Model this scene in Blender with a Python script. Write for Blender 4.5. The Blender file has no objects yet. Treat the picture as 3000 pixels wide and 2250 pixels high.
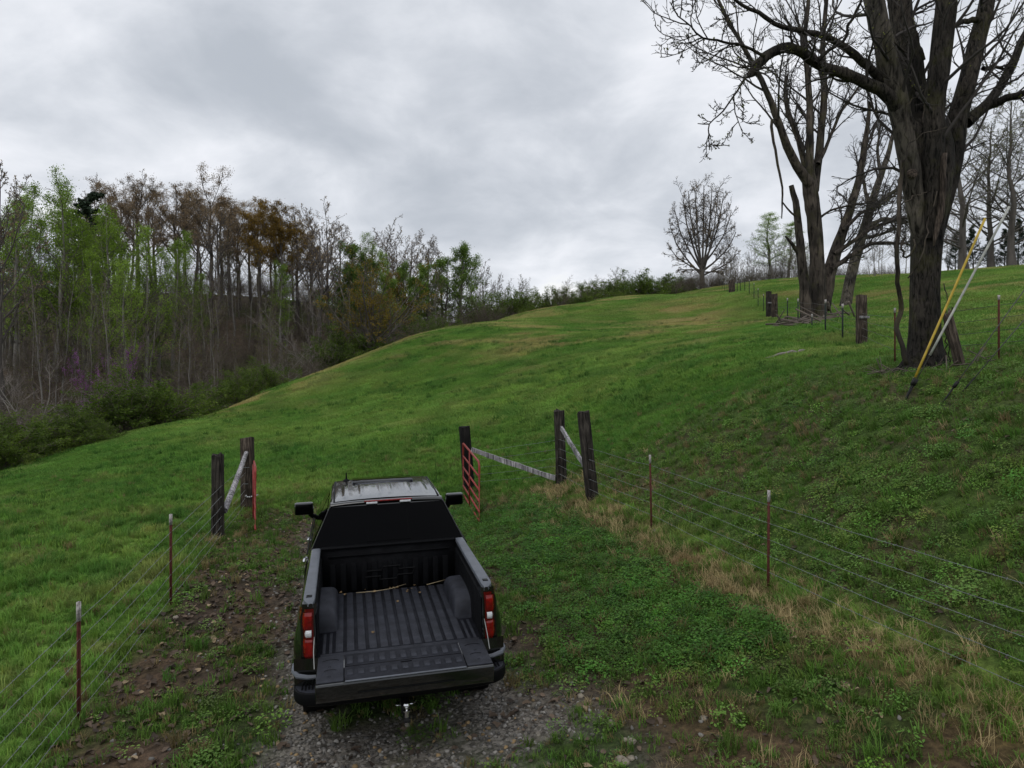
import bpy, bmesh, math, random
import numpy as np
from mathutils import Matrix, Vector

# ------------------------------------------------------------------ camera, sky, sun, exposure
SC = bpy.context.scene
COL = SC.collection
random.seed(4)
CAMZ = 3.41
FPX = 2060.0                      # focal length in pixels of the 3000 px wide photograph
cd = bpy.data.cameras.new('camera')
cd.sensor_width = 36.0
cd.lens = 36.0 * FPX / 3000.0
cd.clip_start = 0.1
cd.clip_end = 3000.0
cam = bpy.data.objects.new('camera', cd)
COL.objects.link(cam)
cam.location = (0, 0, CAMZ)
cam.rotation_euler = (math.radians(90), 0, 0)
SC.camera = cam

SUN_EL, SUN_AZ = math.radians(58), math.radians(200)
world = bpy.data.worlds.new('World')
SC.world = world
world.use_nodes = True
wn, wl = world.node_tree.nodes, world.node_tree.links
wn.clear()
wout = wn.new('ShaderNodeOutputWorld')
sky = wn.new('ShaderNodeTexSky')
sky.sky_type = 'NISHITA'
sky.sun_disc = False
sky.sun_elevation = SUN_EL
sky.sun_rotation = SUN_AZ
bg_sky = wn.new('ShaderNodeBackground')
bg_sky.inputs['Strength'].default_value = 0.07
wl.new(sky.outputs[0], bg_sky.inputs['Color'])
# overcast deck: a layer of cloud at constant height, looked up by where each view ray meets it
tc = wn.new('ShaderNodeTexCoord')
sep = wn.new('ShaderNodeSeparateXYZ')
wl.new(tc.outputs['Generated'], sep.inputs[0])


def wmath(op, a, b=None, clamp=False):
    n = wn.new('ShaderNodeMath')
    n.operation = op
    n.use_clamp = clamp
    for i, v in enumerate((a, b)):
        if v is None:
            continue
        if isinstance(v, (int, float)):
            n.inputs[i].default_value = v
        else:
            wl.new(v, n.inputs[i])
    return n.outputs[0]


zc = wmath('ADD', wmath('MAXIMUM', sep.outputs[2], 0.0), 0.34)
cmb = wn.new('ShaderNodeCombineXYZ')
wl.new(wmath('DIVIDE', sep.outputs[0], zc), cmb.inputs[0])
wl.new(wmath('DIVIDE', sep.outputs[1], zc), cmb.inputs[1])


def wnoise(scale, detail, rough, dist, off):
    mp = wn.new('ShaderNodeMapping')
    mp.inputs['Location'].default_value = off
    wl.new(cmb.outputs[0], mp.inputs[0])
    n = wn.new('ShaderNodeTexNoise')
    n.inputs['Scale'].default_value = scale
    n.inputs['Detail'].default_value = detail
    n.inputs['Roughness'].default_value = rough
    n.inputs['Distortion'].default_value = dist
    wl.new(mp.outputs[0], n.inputs['Vector'])
    return n.outputs['Fac']


n1 = wnoise(1.15, 4, 0.5, 0.3, (3.1, 7.2, 0))
n2 = wnoise(3.6, 6, 0.55, 0.25, (1.4, 2.6, 3))
csum = wmath('ADD', wmath('MULTIPLY', n1, 0.58), wmath('MULTIPLY', n2, 0.42))
cr = wn.new('ShaderNodeValToRGB')
cr.color_ramp.interpolation = 'B_SPLINE'
e = cr.color_ramp.elements
e[0].position, e[0].color = 0.37, (0.50, 0.54, 0.60, 1)
e[1].position, e[1].color = 0.625, (1.03, 1.04, 1.09, 1)
e2 = e.new(0.465)
e2.color = (0.66, 0.695, 0.755, 1)
e3 = e.new(0.54)
e3.color = (0.83, 0.86, 0.915, 1)
wl.new(csum, cr.inputs[0])
bg_c = wn.new('ShaderNodeBackground')
bg_c.inputs['Strength'].default_value = 1.0
wl.new(cr.outputs[0], bg_c.inputs['Color'])
mixw = wn.new('ShaderNodeMixShader')
mixw.inputs[0].default_value = 0.93
wl.new(bg_sky.outputs[0], mixw.inputs[1])
wl.new(bg_c.outputs[0], mixw.inputs[2])
wl.new(mixw.outputs[0], wout.inputs[0])

sd = bpy.data.lights.new('sun', 'SUN')
sd.energy = 0.6
sd.angle = math.radians(35)
sd.color = (1.0, 0.97, 0.93)
sun = bpy.data.objects.new('sun', sd)
COL.objects.link(sun)
sun.location = (0, -10, 40)
sun.rotation_euler = (math.radians(90) - SUN_EL, 0, math.radians(180) - SUN_AZ)

SC.view_settings.view_transform = 'Standard'
SC.view_settings.look = 'None'
SC.view_settings.exposure = 0.0
SC.view_settings.gamma = 1.0
SC.view_settings.use_curve_mapping = False
SC.cycles.max_bounces = 6
SC.cycles.diffuse_bounces = 2
SC.cycles.glossy_bounces = 3
SC.cycles.transmission_bounces = 4
SC.cycles.transparent_max_bounces = 4
SC.cycles.caustics_reflective = False
SC.cycles.caustics_refractive = False
SC.cycles.use_denoising = True
SC.cycles.use_adaptive_sampling = True
SC.cycles.adaptive_threshold = 0.02


# ------------------------------------------------------------------ helpers
def at(u, v, D):
    """photograph pixel (3000 px frame) at distance D in front of the camera -> world point"""
    return np.array([(u - 1500.0) / FPX * D, D, CAMZ - (v - 1125.0) / FPX * D])


def nz(v):
    v = np.asarray(v, float)
    return v / np.maximum(np.linalg.norm(v, axis=-1, keepdims=True), 1e-9)


def mesh_np(name, V, quads=None, tris=None, mats=(), mi=None, smooth=True):
    V = np.asarray(V, np.float32).reshape(-1, 3)
    q = np.zeros((0, 4), np.int32) if quads is None else np.asarray(quads, np.int32).reshape(-1, 4)
    t = np.zeros((0, 3), np.int32) if tris is None else np.asarray(tris, np.int32).reshape(-1, 3)
    me = bpy.data.meshes.new(name)
    me.vertices.add(len(V))
    me.vertices.foreach_set('co', V.ravel())
    loops = np.concatenate([q.ravel(), t.ravel()])
    me.loops.add(len(loops))
    me.loops.foreach_set('vertex_index', loops)
    npoly = len(q) + len(t)
    me.polygons.add(npoly)
    ls = np.concatenate([np.arange(len(q)) * 4, len(q) * 4 + np.arange(len(t)) * 3]).astype(np.int32)
    me.polygons.foreach_set('loop_start', ls)
    if smooth:
        me.polygons.foreach_set('use_smooth', np.ones(npoly, bool))
    for m in mats:
        me.materials.append(m)
    if mi is not None:
        me.polygons.foreach_set('material_index', np.asarray(mi, np.int32))
    me.update(calc_edges=True)
    return me


def ob(name, me, parent=None, loc=None, label=None, cat=None, group=None, kind=None):
    o = bpy.data.objects.new(name, me)
    COL.objects.link(o)
    if parent is not None:
        o.parent = parent
    if loc is not None:
        o.location = loc
    if label:
        o['label'] = label
    if cat:
        o['category'] = cat
    if group:
        o['group'] = group
    if kind:
        o['kind'] = kind
    return o


def copy_tree(o, parent=None):
    c = o.copy()
    COL.objects.link(c)
    c.parent = parent
    for ch in o.children:
        copy_tree(ch, c)
    return c


class MB:
    """collects quads / tris of one mesh"""

    def __init__(self):
        self.V, self.Q, self.T, self.n = [], [], [], 0

    def add(self, V, Q=None, T=None):
        V = np.asarray(V, float).reshape(-1, 3)
        if Q is not None and len(Q):
            self.Q.append(np.asarray(Q, int).reshape(-1, 4) + self.n)
        if T is not None and len(T):
            self.T.append(np.asarray(T, int).reshape(-1, 3) + self.n)
        self.V.append(V)
        self.n += len(V)
        return self

    def mesh(self, name, mat, smooth=False, sharp=None):
        V = np.concatenate(self.V)
        Q = np.concatenate(self.Q) if self.Q else None
        T = np.concatenate(self.T) if self.T else None
        me = mesh_np(name, V, Q, T, [mat] if mat else [], smooth=smooth)
        if sharp is not None:
            me.set_sharp_from_angle(angle=math.radians(sharp))
        return me

    def tube(self, P, R, sides=8, cap=True):
        P = np.asarray(P, float)
        R = np.broadcast_to(np.asarray(R, float), (len(P),))
        V, Q = tubes(P[None], R[None], sides)
        T = []
        if cap:
            K = len(P)
            V = np.concatenate([V, P[:1], P[-1:]])
            a, b = K * sides, K * sides + 1
            for s in range(sides):
                s2 = (s + 1) % sides
                T += [(a, s2, s), (b, (K - 1) * sides + s, (K - 1) * sides + s2)]
        return self.add(V, Q, T)

    def bbox(self, c, s, bev=0.0, M=None):
        bm = bmesh.new()
        bmesh.ops.create_cube(bm, size=1.0)
        for v in bm.verts:
            v.co = Vector((v.co.x * s[0], v.co.y * s[1], v.co.z * s[2]))
        if bev > 0:
            bmesh.ops.bevel(bm, geom=bm.edges[:], offset=bev, segments=2, affect='EDGES', profile=0.5)
        if M is not None:
            bmesh.ops.transform(bm, matrix=M, verts=bm.verts)
        bmesh.ops.translate(bm, vec=Vector(c), verts=bm.verts)
        return self.addbm(bm)

    def addbm(self, bm):
        bmesh.ops.triangulate(bm, faces=[f for f in bm.faces if len(f.verts) > 4])
        bm.verts.ensure_lookup_table()
        V = [v.co[:] for v in bm.verts]
        Q = [[v.index for v in f.verts] for f in bm.faces if len(f.verts) == 4]
        T = [[v.index for v in f.verts] for f in bm.faces if len(f.verts) == 3]
        bm.free()
        return self.add(V, Q, T)

    def grid(self, G, close=False):
        G = np.asarray(G, float)
        a, b = G.shape[:2]
        i = np.arange(a * b).reshape(a, b)
        Q = np.stack([i[:-1, :-1], i[1:, :-1], i[1:, 1:], i[:-1, 1:]], -1).reshape(-1, 4)
        if close:
            Q = np.concatenate([Q, np.stack([i[:-1, -1], i[1:, -1], i[1:, 0], i[:-1, 0]], -1).reshape(-1, 4)])
        return self.add(G.reshape(-1, 3), Q)

    def lathe(self, prof, axis='x', seg=28, c=(0, 0, 0)):
        a = np.linspace(0, 2 * np.pi, seg, endpoint=False)
        G = np.zeros((len(prof), seg, 3))
        for k, (h, r) in enumerate(prof):
            if axis == 'x':
                G[k] = np.stack([np.full(seg, h), r * np.cos(a), r * np.sin(a)], -1)
            else:
                G[k] = np.stack([r * np.cos(a), r * np.sin(a), np.full(seg, h)], -1)
        return self.grid(G + np.array(c), close=True)


def tubes(P, R, sides):
    """batch of tubes: P (N,K,3), R (N,K) -> verts, quads"""
    N, K, _ = P.shape
    T = np.gradient(P, axis=1)
    T = nz(T)
    mean = nz(P[:, -1] - P[:, 0])
    ref = np.where(np.abs(mean[:, 2:3]) < 0.8, np.array([[0, 0, 1.0]]), np.array([[1.0, 0.13, 0]]))
    U = nz(np.cross(T, ref[:, None, :]))
    W = np.cross(T, U)
    a = np.linspace(0, 2 * np.pi, sides, endpoint=False)
    V = P[:, :, None, :] + R[:, :, None, None] * (np.cos(a)[None, None, :, None] * U[:, :, None, :] + np.sin(a)[None, None, :, None] * W[:, :, None, :])
    i = np.arange(N * K * sides).reshape(N, K, sides)
    j = np.roll(i, -1, axis=2)
    Q = np.stack([i[:, :-1], i[:, 1:], j[:, 1:], j[:, :-1]], -1).reshape(-1, 4)
    return V.reshape(-1, 3), Q[:, ::-1]


def hsh(ix, iy, seed):
    h = (ix.astype(np.int64) * 374761393 + iy.astype(np.int64) * 668265263 + seed * 974634541) & 0xFFFFFFFF
    h = ((h ^ (h >> 13)) * 1274126177) & 0xFFFFFFFF
    return ((h ^ (h >> 16)) & 0xFFFFFF) / float(0xFFFFFF)


def vnoise(x, y, seed=0):
    ix, iy = np.floor(x), np.floor(y)
    fx, fy = x - ix, y - iy
    fx, fy = fx * fx * (3 - 2 * fx), fy * fy * (3 - 2 * fy)
    a, b, c, d = hsh(ix, iy, seed), hsh(ix + 1, iy, seed), hsh(ix, iy + 1, seed), hsh(ix + 1, iy + 1, seed)
    return (a * (1 - fx) + b * fx) * (1 - fy) + (c * (1 - fx) + d * fx) * fy


def fbm(x, y, s, oct=4, seed=0):
    x, y = np.asarray(x, float) / s, np.asarray(y, float) / s
    r, a, t = 0, 1.0, 0
    for o in range(oct):
        r = r + a * vnoise(x * 2 ** o + 17.3 * o, y * 2 ** o - 9.1 * o, seed + o * 13)
        t += a
        a *= 0.5
    return r / t


def sstep(a, b, x):
    t = np.clip((x - a) / (b - a), 0, 1)
    return t * t * (3 - 2 * t)


# ------------------------------------------------------------------ materials
def N(nt, typ, **kw):
    n = nt.nodes.new(typ)
    for k, v in kw.items():
        setattr(n, k, v)
    return n


def new_mat(name):
    m = bpy.data.materials.new(name)
    m.use_nodes = True
    nt = m.node_tree
    return m, nt, nt.nodes['Principled BSDF'], nt.links


def noise_node(nt, scale, detail=4, rough=0.55, coord='Object', mscale=None, off=None):
    tcn = N(nt, 'ShaderNodeTexCoord')
    out = tcn.outputs[coord]
    if mscale is not None or off is not None:
        mp = N(nt, 'ShaderNodeMapping')
        if mscale is not None:
            mp.inputs['Scale'].default_value = mscale
        if off is not None:
            mp.inputs['Location'].default_value = off
        nt.links.new(out, mp.inputs[0])
        out = mp.outputs[0]
    n = N(nt, 'ShaderNodeTexNoise')
    n.inputs['Scale'].default_value = scale
    n.inputs['Detail'].default_value = detail
    n.inputs['Roughness'].default_value = rough
    nt.links.new(out, n.inputs['Vector'])
    return n


def ramp(nt, fac, stops):
    r = N(nt, 'ShaderNodeValToRGB')
    el = r.color_ramp.elements
    while len(el) > 1:
        el.remove(el[-1])
    for i, (p, c) in enumerate(stops):
        q = el[0] if i == 0 else el.new(p)
        q.position = p
        q.color = (*c, 1)
    nt.links.new(fac, r.inputs[0])
    return r


def plain(name, col, rough=0.6, metal=0.0, var=0.0, vscale=6.0, bump=0.0, bscale=40.0, coat=0.0, spec=0.5, mscale=None):
    m, nt, b, L = new_mat(name)
    b.inputs['Base Color'].default_value = (*col, 1)
    b.inputs['Roughness'].default_value = rough
    b.inputs['Metallic'].default_value = metal
    b.inputs['Coat Weight'].default_value = coat
    b.inputs['Coat Roughness'].default_value = 0.04
    b.inputs['Specular IOR Level'].default_value = spec
    if var > 0:
        n = noise_node(nt, vscale, 5, 0.6, mscale=mscale)
        c = np.array(col)
        r = ramp(nt, n.outputs['Fac'], [(0.3, tuple(c * (1 - var))), (0.7, tuple(np.minimum(c * (1 + var), 0.95)))])
        L.new(r.outputs[0], b.inputs['Base Color'])
        rr = ramp(nt, n.outputs['Fac'], [(0.25, (min(rough * 1.25, 1),) * 3), (0.75, (rough * 0.85,) * 3)])
        L.new(rr.outputs[0], b.inputs['Roughness'])
    if bump > 0:
        n2 = noise_node(nt, bscale, 4, 0.6, mscale=mscale)
        bp = N(nt, 'ShaderNodeBump')
        bp.inputs['Strength'].default_value = bump
        bp.inputs['Distance'].default_value = 0.02
        L.new(n2.outputs['Fac'], bp.inputs['Height'])
        L.new(bp.outputs[0], b.inputs['Normal'])
    return m


def bark_mat(name, dark, light, moss=0.0, sxy=9.0, sz=1.4, bump=1.0, dist=0.05):
    m, nt, b, L = new_mat(name)
    b.inputs['Roughness'].default_value = 0.9
    b.inputs['Specular IOR Level'].default_value = 0.2
    n = noise_node(nt, 1.0, 6, 0.65, mscale=(sxy, sxy, sz))
    n.inputs['Distortion'].default_value = 0.6
    n3 = noise_node(nt, 0.9, 3, 0.5)
    r = ramp(nt, n.outputs['Fac'], [(0.38, dark), (0.5, tuple(0.45 * np.array(dark) + 0.55 * np.array(light))), (0.66, light)])
    r2 = ramp(nt, n3.outputs['Fac'], [(0.35, (0.5, 0.5, 0.5)), (0.7, (1.75, 1.65, 1.55))])
    mx = N(nt, 'ShaderNodeMix', data_type='RGBA', blend_type='MULTIPLY')
    mx.inputs[0].default_value = 1
    L.new(r.outputs[0], mx.inputs[6])
    L.new(r2.outputs[0], mx.inputs[7])
    out = mx.outputs[2]
    if moss > 0:
        n4 = noise_node(nt, 1.6, 5, 0.65, off=(5, 3, 1))
        f = ramp(nt, n4.outputs['Fac'], [(0.52, (0, 0, 0)), (0.64, (moss,) * 3)])
        m2 = N(nt, 'ShaderNodeMix', data_type='RGBA')
        L.new(f.outputs[0], m2.inputs[0])
        L.new(out, m2.inputs[6])
        m2.inputs[7].default_value = (0.075, 0.075, 0.02, 1)
        out = m2.outputs[2]
    L.new(out, b.inputs['Base Color'])
    bp = N(nt, 'ShaderNodeBump')
    bp.inputs['Strength'].default_value = bump
    bp.inputs['Distance'].default_value = dist
    L.new(n.outputs['Fac'], bp.inputs['Height'])
    L.new(bp.outputs[0], b.inputs['Normal'])
    return m


def leaf_mat(name, stops, scale=1.2, transl=0.35):
    """foliage colour by clumps, different on every tree"""
    m, nt, b, L = new_mat(name)
    b.inputs['Roughness'].default_value = 0.65
    b.inputs['Specular IOR Level'].default_value = 0.25
    n = noise_node(nt, scale, 4, 0.65)
    oi = N(nt, 'ShaderNodeObjectInfo')
    ad = N(nt, 'ShaderNodeMath', operation='MULTIPLY_ADD')
    L.new(oi.outputs['Random'], ad.inputs[0])
    ad.inputs[1].default_value = 0.22
    sub = N(nt, 'ShaderNodeMath', operation='SUBTRACT')
    L.new(n.outputs['Fac'], sub.inputs[0])
    sub.inputs[1].default_value = 0.11
    L.new(sub.outputs[0], ad.inputs[2])
    r = ramp(nt, ad.outputs[0], stops)
    L.new(r.outputs[0], b.inputs['Base Color'])
    tr = N(nt, 'ShaderNodeBsdfTranslucent')
    L.new(r.outputs[0], tr.inputs['Color'])
    mx = N(nt, 'ShaderNodeMixShader')
    mx.inputs[0].default_value = transl
    L.new(b.outputs[0], mx.inputs[1])
    L.new(tr.outputs[0], mx.inputs[2])
    L.new(mx.outputs[0], nt.nodes['Material Output'].inputs[0])
    return m


def tint_mat(name, rough=0.6, transl=0.3, spec=0.25):
    """colour from the per-plant attribute 'tint'"""
    m, nt, b, L = new_mat(name)
    b.inputs['Roughness'].default_value = rough
    b.inputs['Specular IOR Level'].default_value = spec
    a = N(nt, 'ShaderNodeAttribute', attribute_type='INSTANCER', attribute_name='tint')
    L.new(a.outputs['Color'], b.inputs['Base Color'])
    if transl > 0:
        tr = N(nt, 'ShaderNodeBsdfTranslucent')
        L.new(a.outputs['Color'], tr.inputs['Color'])
        mx = N(nt, 'ShaderNodeMixShader')
        mx.inputs[0].default_value = transl
        L.new(b.outputs[0], mx.inputs[1])
        L.new(tr.outputs[0], mx.inputs[2])
        L.new(mx.outputs[0], nt.nodes['Material Output'].inputs[0])
    return m


M = {}
M['bark_big'] = bark_mat('bark_big', (0.004, 0.0036, 0.0032), (0.062, 0.055, 0.048), moss=0.35, sxy=20, sz=5.0, bump=1.0, dist=0.07)
M['bark_grey'] = bark_mat('bark_grey', (0.014, 0.012, 0.010), (0.115, 0.105, 0.09), moss=0.35, sxy=10, sz=2.5, bump=0.8, dist=0.04)
M['bark_mid'] = bark_mat('bark_mid', (0.010, 0.008, 0.007), (0.085, 0.073, 0.062), moss=0.3, sxy=7, sz=1.2, bump=0.8, dist=0.06)
M['bark_far'] = plain('bark_far', (0.095, 0.082, 0.072), 0.9, var=0.45, vscale=0.5, mscale=(3, 3, 0.6))
M['bark_pale'] = plain('bark_pale', (0.20, 0.185, 0.165), 0.9, var=0.4, vscale=0.5, mscale=(3, 3, 0.6))
M['twig'] = plain('twig', (0.045, 0.038, 0.034), 0.9)
M['twig_far'] = plain('twig_far', (0.115, 0.098, 0.088), 0.9)
M['twig_brown'] = plain('twig_brown', (0.125, 0.100, 0.080), 0.9, var=0.35, vscale=0.15)
M['twig_pale'] = plain('twig_pale', (0.22, 0.19, 0.17), 0.9)
M['leaf_bronze'] = leaf_mat('leaf_bronze', [(0.32, (0.19, 0.145, 0.092)), (0.5, (0.30, 0.215, 0.125)), (0.68, (0.40, 0.30, 0.17))])
M['leaf_orange'] = leaf_mat('leaf_orange', [(0.32, (0.15, 0.095, 0.018)), (0.5, (0.26, 0.16, 0.03)), (0.68, (0.33, 0.22, 0.05))])
M['leaf_spring'] = leaf_mat('leaf_spring', [(0.32, (0.12, 0.19, 0.02)), (0.5, (0.21, 0.33, 0.038)), (0.68, (0.31, 0.45, 0.075))])
M['leaf_green'] = leaf_mat('leaf_green', [(0.32, (0.065, 0.115, 0.02)), (0.5, (0.13, 0.215, 0.034)), (0.68, (0.20, 0.30, 0.055))])
M['leaf_shrub'] = leaf_mat('leaf_shrub', [(0.30, (0.04, 0.07, 0.010)), (0.5, (0.088, 0.145, 0.018)), (0.7, (0.16, 0.23, 0.03))], scale=0.9)
M['leaf_olive'] = leaf_mat('leaf_olive', [(0.3, (0.08, 0.07, 0.014)), (0.48, (0.18, 0.14, 0.022)), (0.68, (0.32, 0.22, 0.03))], scale=0.5)
M['leaf_pine'] = leaf_mat('leaf_pine', [(0.3, (0.012, 0.024, 0.014)), (0.5, (0.025, 0.045, 0.025)), (0.7, (0.045, 0.07, 0.035))], transl=0.1)
M['leaf_redbud'] = leaf_mat('leaf_redbud', [(0.3, (0.20, 0.06, 0.19)), (0.5, (0.32, 0.12, 0.33)), (0.7, (0.42, 0.18, 0.44))], transl=0.25)
M['leaf_bud'] = leaf_mat('leaf_bud', [(0.3, (0.07, 0.075, 0.02)), (0.5, (0.14, 0.15, 0.03)), (0.7, (0.20, 0.22, 0.05))])

# ------------------------------------------------------------------ terrain height
TP = np.array([-1.027, 6.71, 0.002])
YAW, PIT, ROL = math.radians(13.323), math.radians(2.7), math.radians(-1.605)
TM = Matrix.Translation(Vector(TP)) @ Matrix.Rotation(YAW, 4, 'Z') @ Matrix.Rotation(PIT, 4, 'X') @ Matrix.Rotation(ROL, 4, 'Y')


def tk(x, y, z=0.0):
    return np.array(TM @ Vector((x, y, z)))


CP = [tk(s * 0.87, y) for s in (-1, 1) for y in (1.05, 4.8)]
CP += [tk(s * 0.87, -0.6) for s in (-1, 1)] + [tk(0, -3.2) + np.array([0, 0, 0.02])]
CP += [(-4.43, 7.2, -.10), (-5.04, 10.4, .10), (-6.07, 14.5, .25), (-6.5, 17.3, .34),
       (-1.15, 18.6, .58), (-3.8, 18.2, .46), (1.2, 17.0, 1.0), (1.7, 14.8, .95), (2.44, 12.3, .86), (3.33, 9.14, .72),
       (4.25, 5.8, .66), (5.0, 3.0, .62), (1.6, 8.5, .38), (1.1, 12.0, .52), (2.2, 6.0, .30), (0.2, 14.8, .48), (-.72, 15.5, .30),
       (7.25, 13.0, 3.32), (7.6, 12.4, 3.22), (8.2, 9.4, 3.35), (9.0, 5.5, 3.3), (6.0, 10.4, 2.35), (6.9, 6.5, 2.05), (4.9, 13.3, 2.05),
       (5.1, 9.0, 1.55), (5.8, 16.5, 3.15),
       (8.9, 15.0, 3.72), (10.1, 14.6, 3.92), (12.4, 24.9, 4.8), (12.2, 26, 5.05), (14.5, 37, 6.55), (19.4, 52, 8.25), (27, 86, 14.4), (35, 124, 20.0),
       (16.8, 38, 7.0), (22.8, 48, 8.7), (17, 20, 5.2), (27, 68, 12.9), (40, 62, 13.3), (28, 40, 8.9), (16, 8, 4.3), (30, 20, 6.3),
       (8.2, 25, 4.35), (4, 22, 2.35), (0, 30, 2.95), (-3, 24, 1.4), (-9, 25, .85), (-14, 18, .0), (-10, 10, -.3), (-15, 11, -.8), (8, 45, 6.7),
       (-6, 40, 3.6), (4, 60, 8.35), (-12, 36, 1.9), (15, 70, 10.9), (24, 104, 16.6), (5.5, 86, 12.62), (9.6, 90, 13.75), (10.25, 96, 14.6), (2, 70, 9.95), (-12.86, 53, 4.85), (-8.08, 64, 7.55),
       (-20.4, 28, -.09), (-19.7, 35, .76), (-16, 45, 2.75), (-10.1, 60, 6.7), (-4.95, 68, 8.72), (-1.2, 76, 10.35), (2.16, 84, 11.9), (12.2, 98, 15.0), (19.5, 106, 16.7), (29.1, 116, 18.85), (-21, 20, -.8),
       (-27, 29, -2.2), (-25.5, 38, -2.0), (-23, 48, -.9), (-18, 62, 2.0), (-11, 76, 5.6), (-4, 92, 9.2), (6, 106, 12.3), (16, 116, 14.6), (28, 128, 17.0), (44, 142, 20.8),
       (-36, 44, 0.8), (-32, 60, 4.0), (-30, 78, 9.6), (-46, 70, 7.6), (-36, 95, 15.0), (-55, 95, 15.6), (-20, 98, 12.8), (-72, 80, 12), (-6, 112, 12.5),
       (-48, 45, 2.2), (-40, 25, -2.5), (-40, 5, -2.2), (-30, 130, 15), (-80, 140, 15), (20, 160, 15.5), (60, 160, 21), (75, 100, 19), (70, 60, 15.5),
       (0, -12, -.6), (-12, -10, -1.0), (10, -10, 1.6), (30, -10, 5.0), (-250, 100, 6), (250, 150, 20), (0, 320, 12), (-200, 350, 10), (250, 380, 18), (0, -120, -3), (-200, -100, -4), (200, -100, 10)]
CP = np.array([tuple(c) for c in CP], float)


def _U(r2):
    return 0.5 * r2 * np.log(r2 + 1e-9)


def _tps():
    n = len(CP)
    X = CP[:, :2] / 20.0
    d2 = ((X[:, None] - X[None]) ** 2).sum(-1)
    K = _U(d2) + np.eye(n) * 2e-4
    Pm = np.concatenate([np.ones((n, 1)), X], 1)
    A = np.zeros((n + 3, n + 3))
    A[:n, :n], A[:n, n:], A[n:, :n] = K, Pm, Pm.T
    return np.linalg.solve(A, np.concatenate([CP[:, 2], np.zeros(3)]))


TW = _tps()


def lane(x, y):
    """lateral offset from and distance along the driveway"""
    dx, dy = x - TP[0], y - TP[1]
    c, s = math.cos(YAW), math.sin(YAW)
    return dx * c + dy * s, -dx * s + dy * c


def height(x, y):
    x, y = np.atleast_1d(np.asarray(x, float)), np.atleast_1d(np.asarray(y, float))
    shp = x.shape
    x, y = x.ravel(), y.ravel()
    out = np.empty(len(x))
    for a in range(0, len(x), 20000):
        xs, ys = x[a:a + 20000] / 20.0, y[a:a + 20000] / 20.0
        d2 = (xs[:, None] - CP[None, :, 0] / 20) ** 2 + (ys[:, None] - CP[None, :, 1] / 20) ** 2
        out[a:a + 20000] = _U(d2) @ TW[:-3] + TW[-3] + TW[-2] * xs + TW[-1] * ys
    la, so = lane(x, y)
    calm = 1 - np.exp(-(la / 2.0) ** 4) * (so > -2) * (so < 8)
    dist = np.hypot(x, y)
    out += (fbm(x, y, 0.7, 3, 5) - 0.5) * 0.10 * calm * np.exp(-dist / 40) + (fbm(x, y, 5.0, 3, 9) - 0.5) * (0.03 + 0.13 * np.exp(-dist / 10)) * calm
    out += (fbm(x, y, 40.0, 3, 11) - 0.5) * 2.0 * sstep(60, 160, dist)
    return out.reshape(shp)


def hz(x, y):
    return float(height(x, y)[0])


def gp(x, y, dz=0.0):
    return np.array([x, y, hz(x, y) + dz])


# ------------------------------------------------------------------ ground cover masks
FR = np.array([(5.9, -1), (5.0, 3.0), (4.25, 5.8), (3.33, 9.14), (2.44, 12.3), (1.7, 14.8), (1.2, 17.0), (-1.1, 18.6)])
FL = np.array([(-3.6, 2.5), (-4.43, 7.2), (-5.04, 10.4), (-6.07, 14.5), (-6.5, 17.3)])
FU = np.array([(10.9, 12.0), (10.1, 14.6), (9.3, 17.5), (10.6, 21), (12.4, 24.9), (12.2, 26.2), (14.5, 37), (19.4, 52), (27, 86), (35, 124)])


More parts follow.
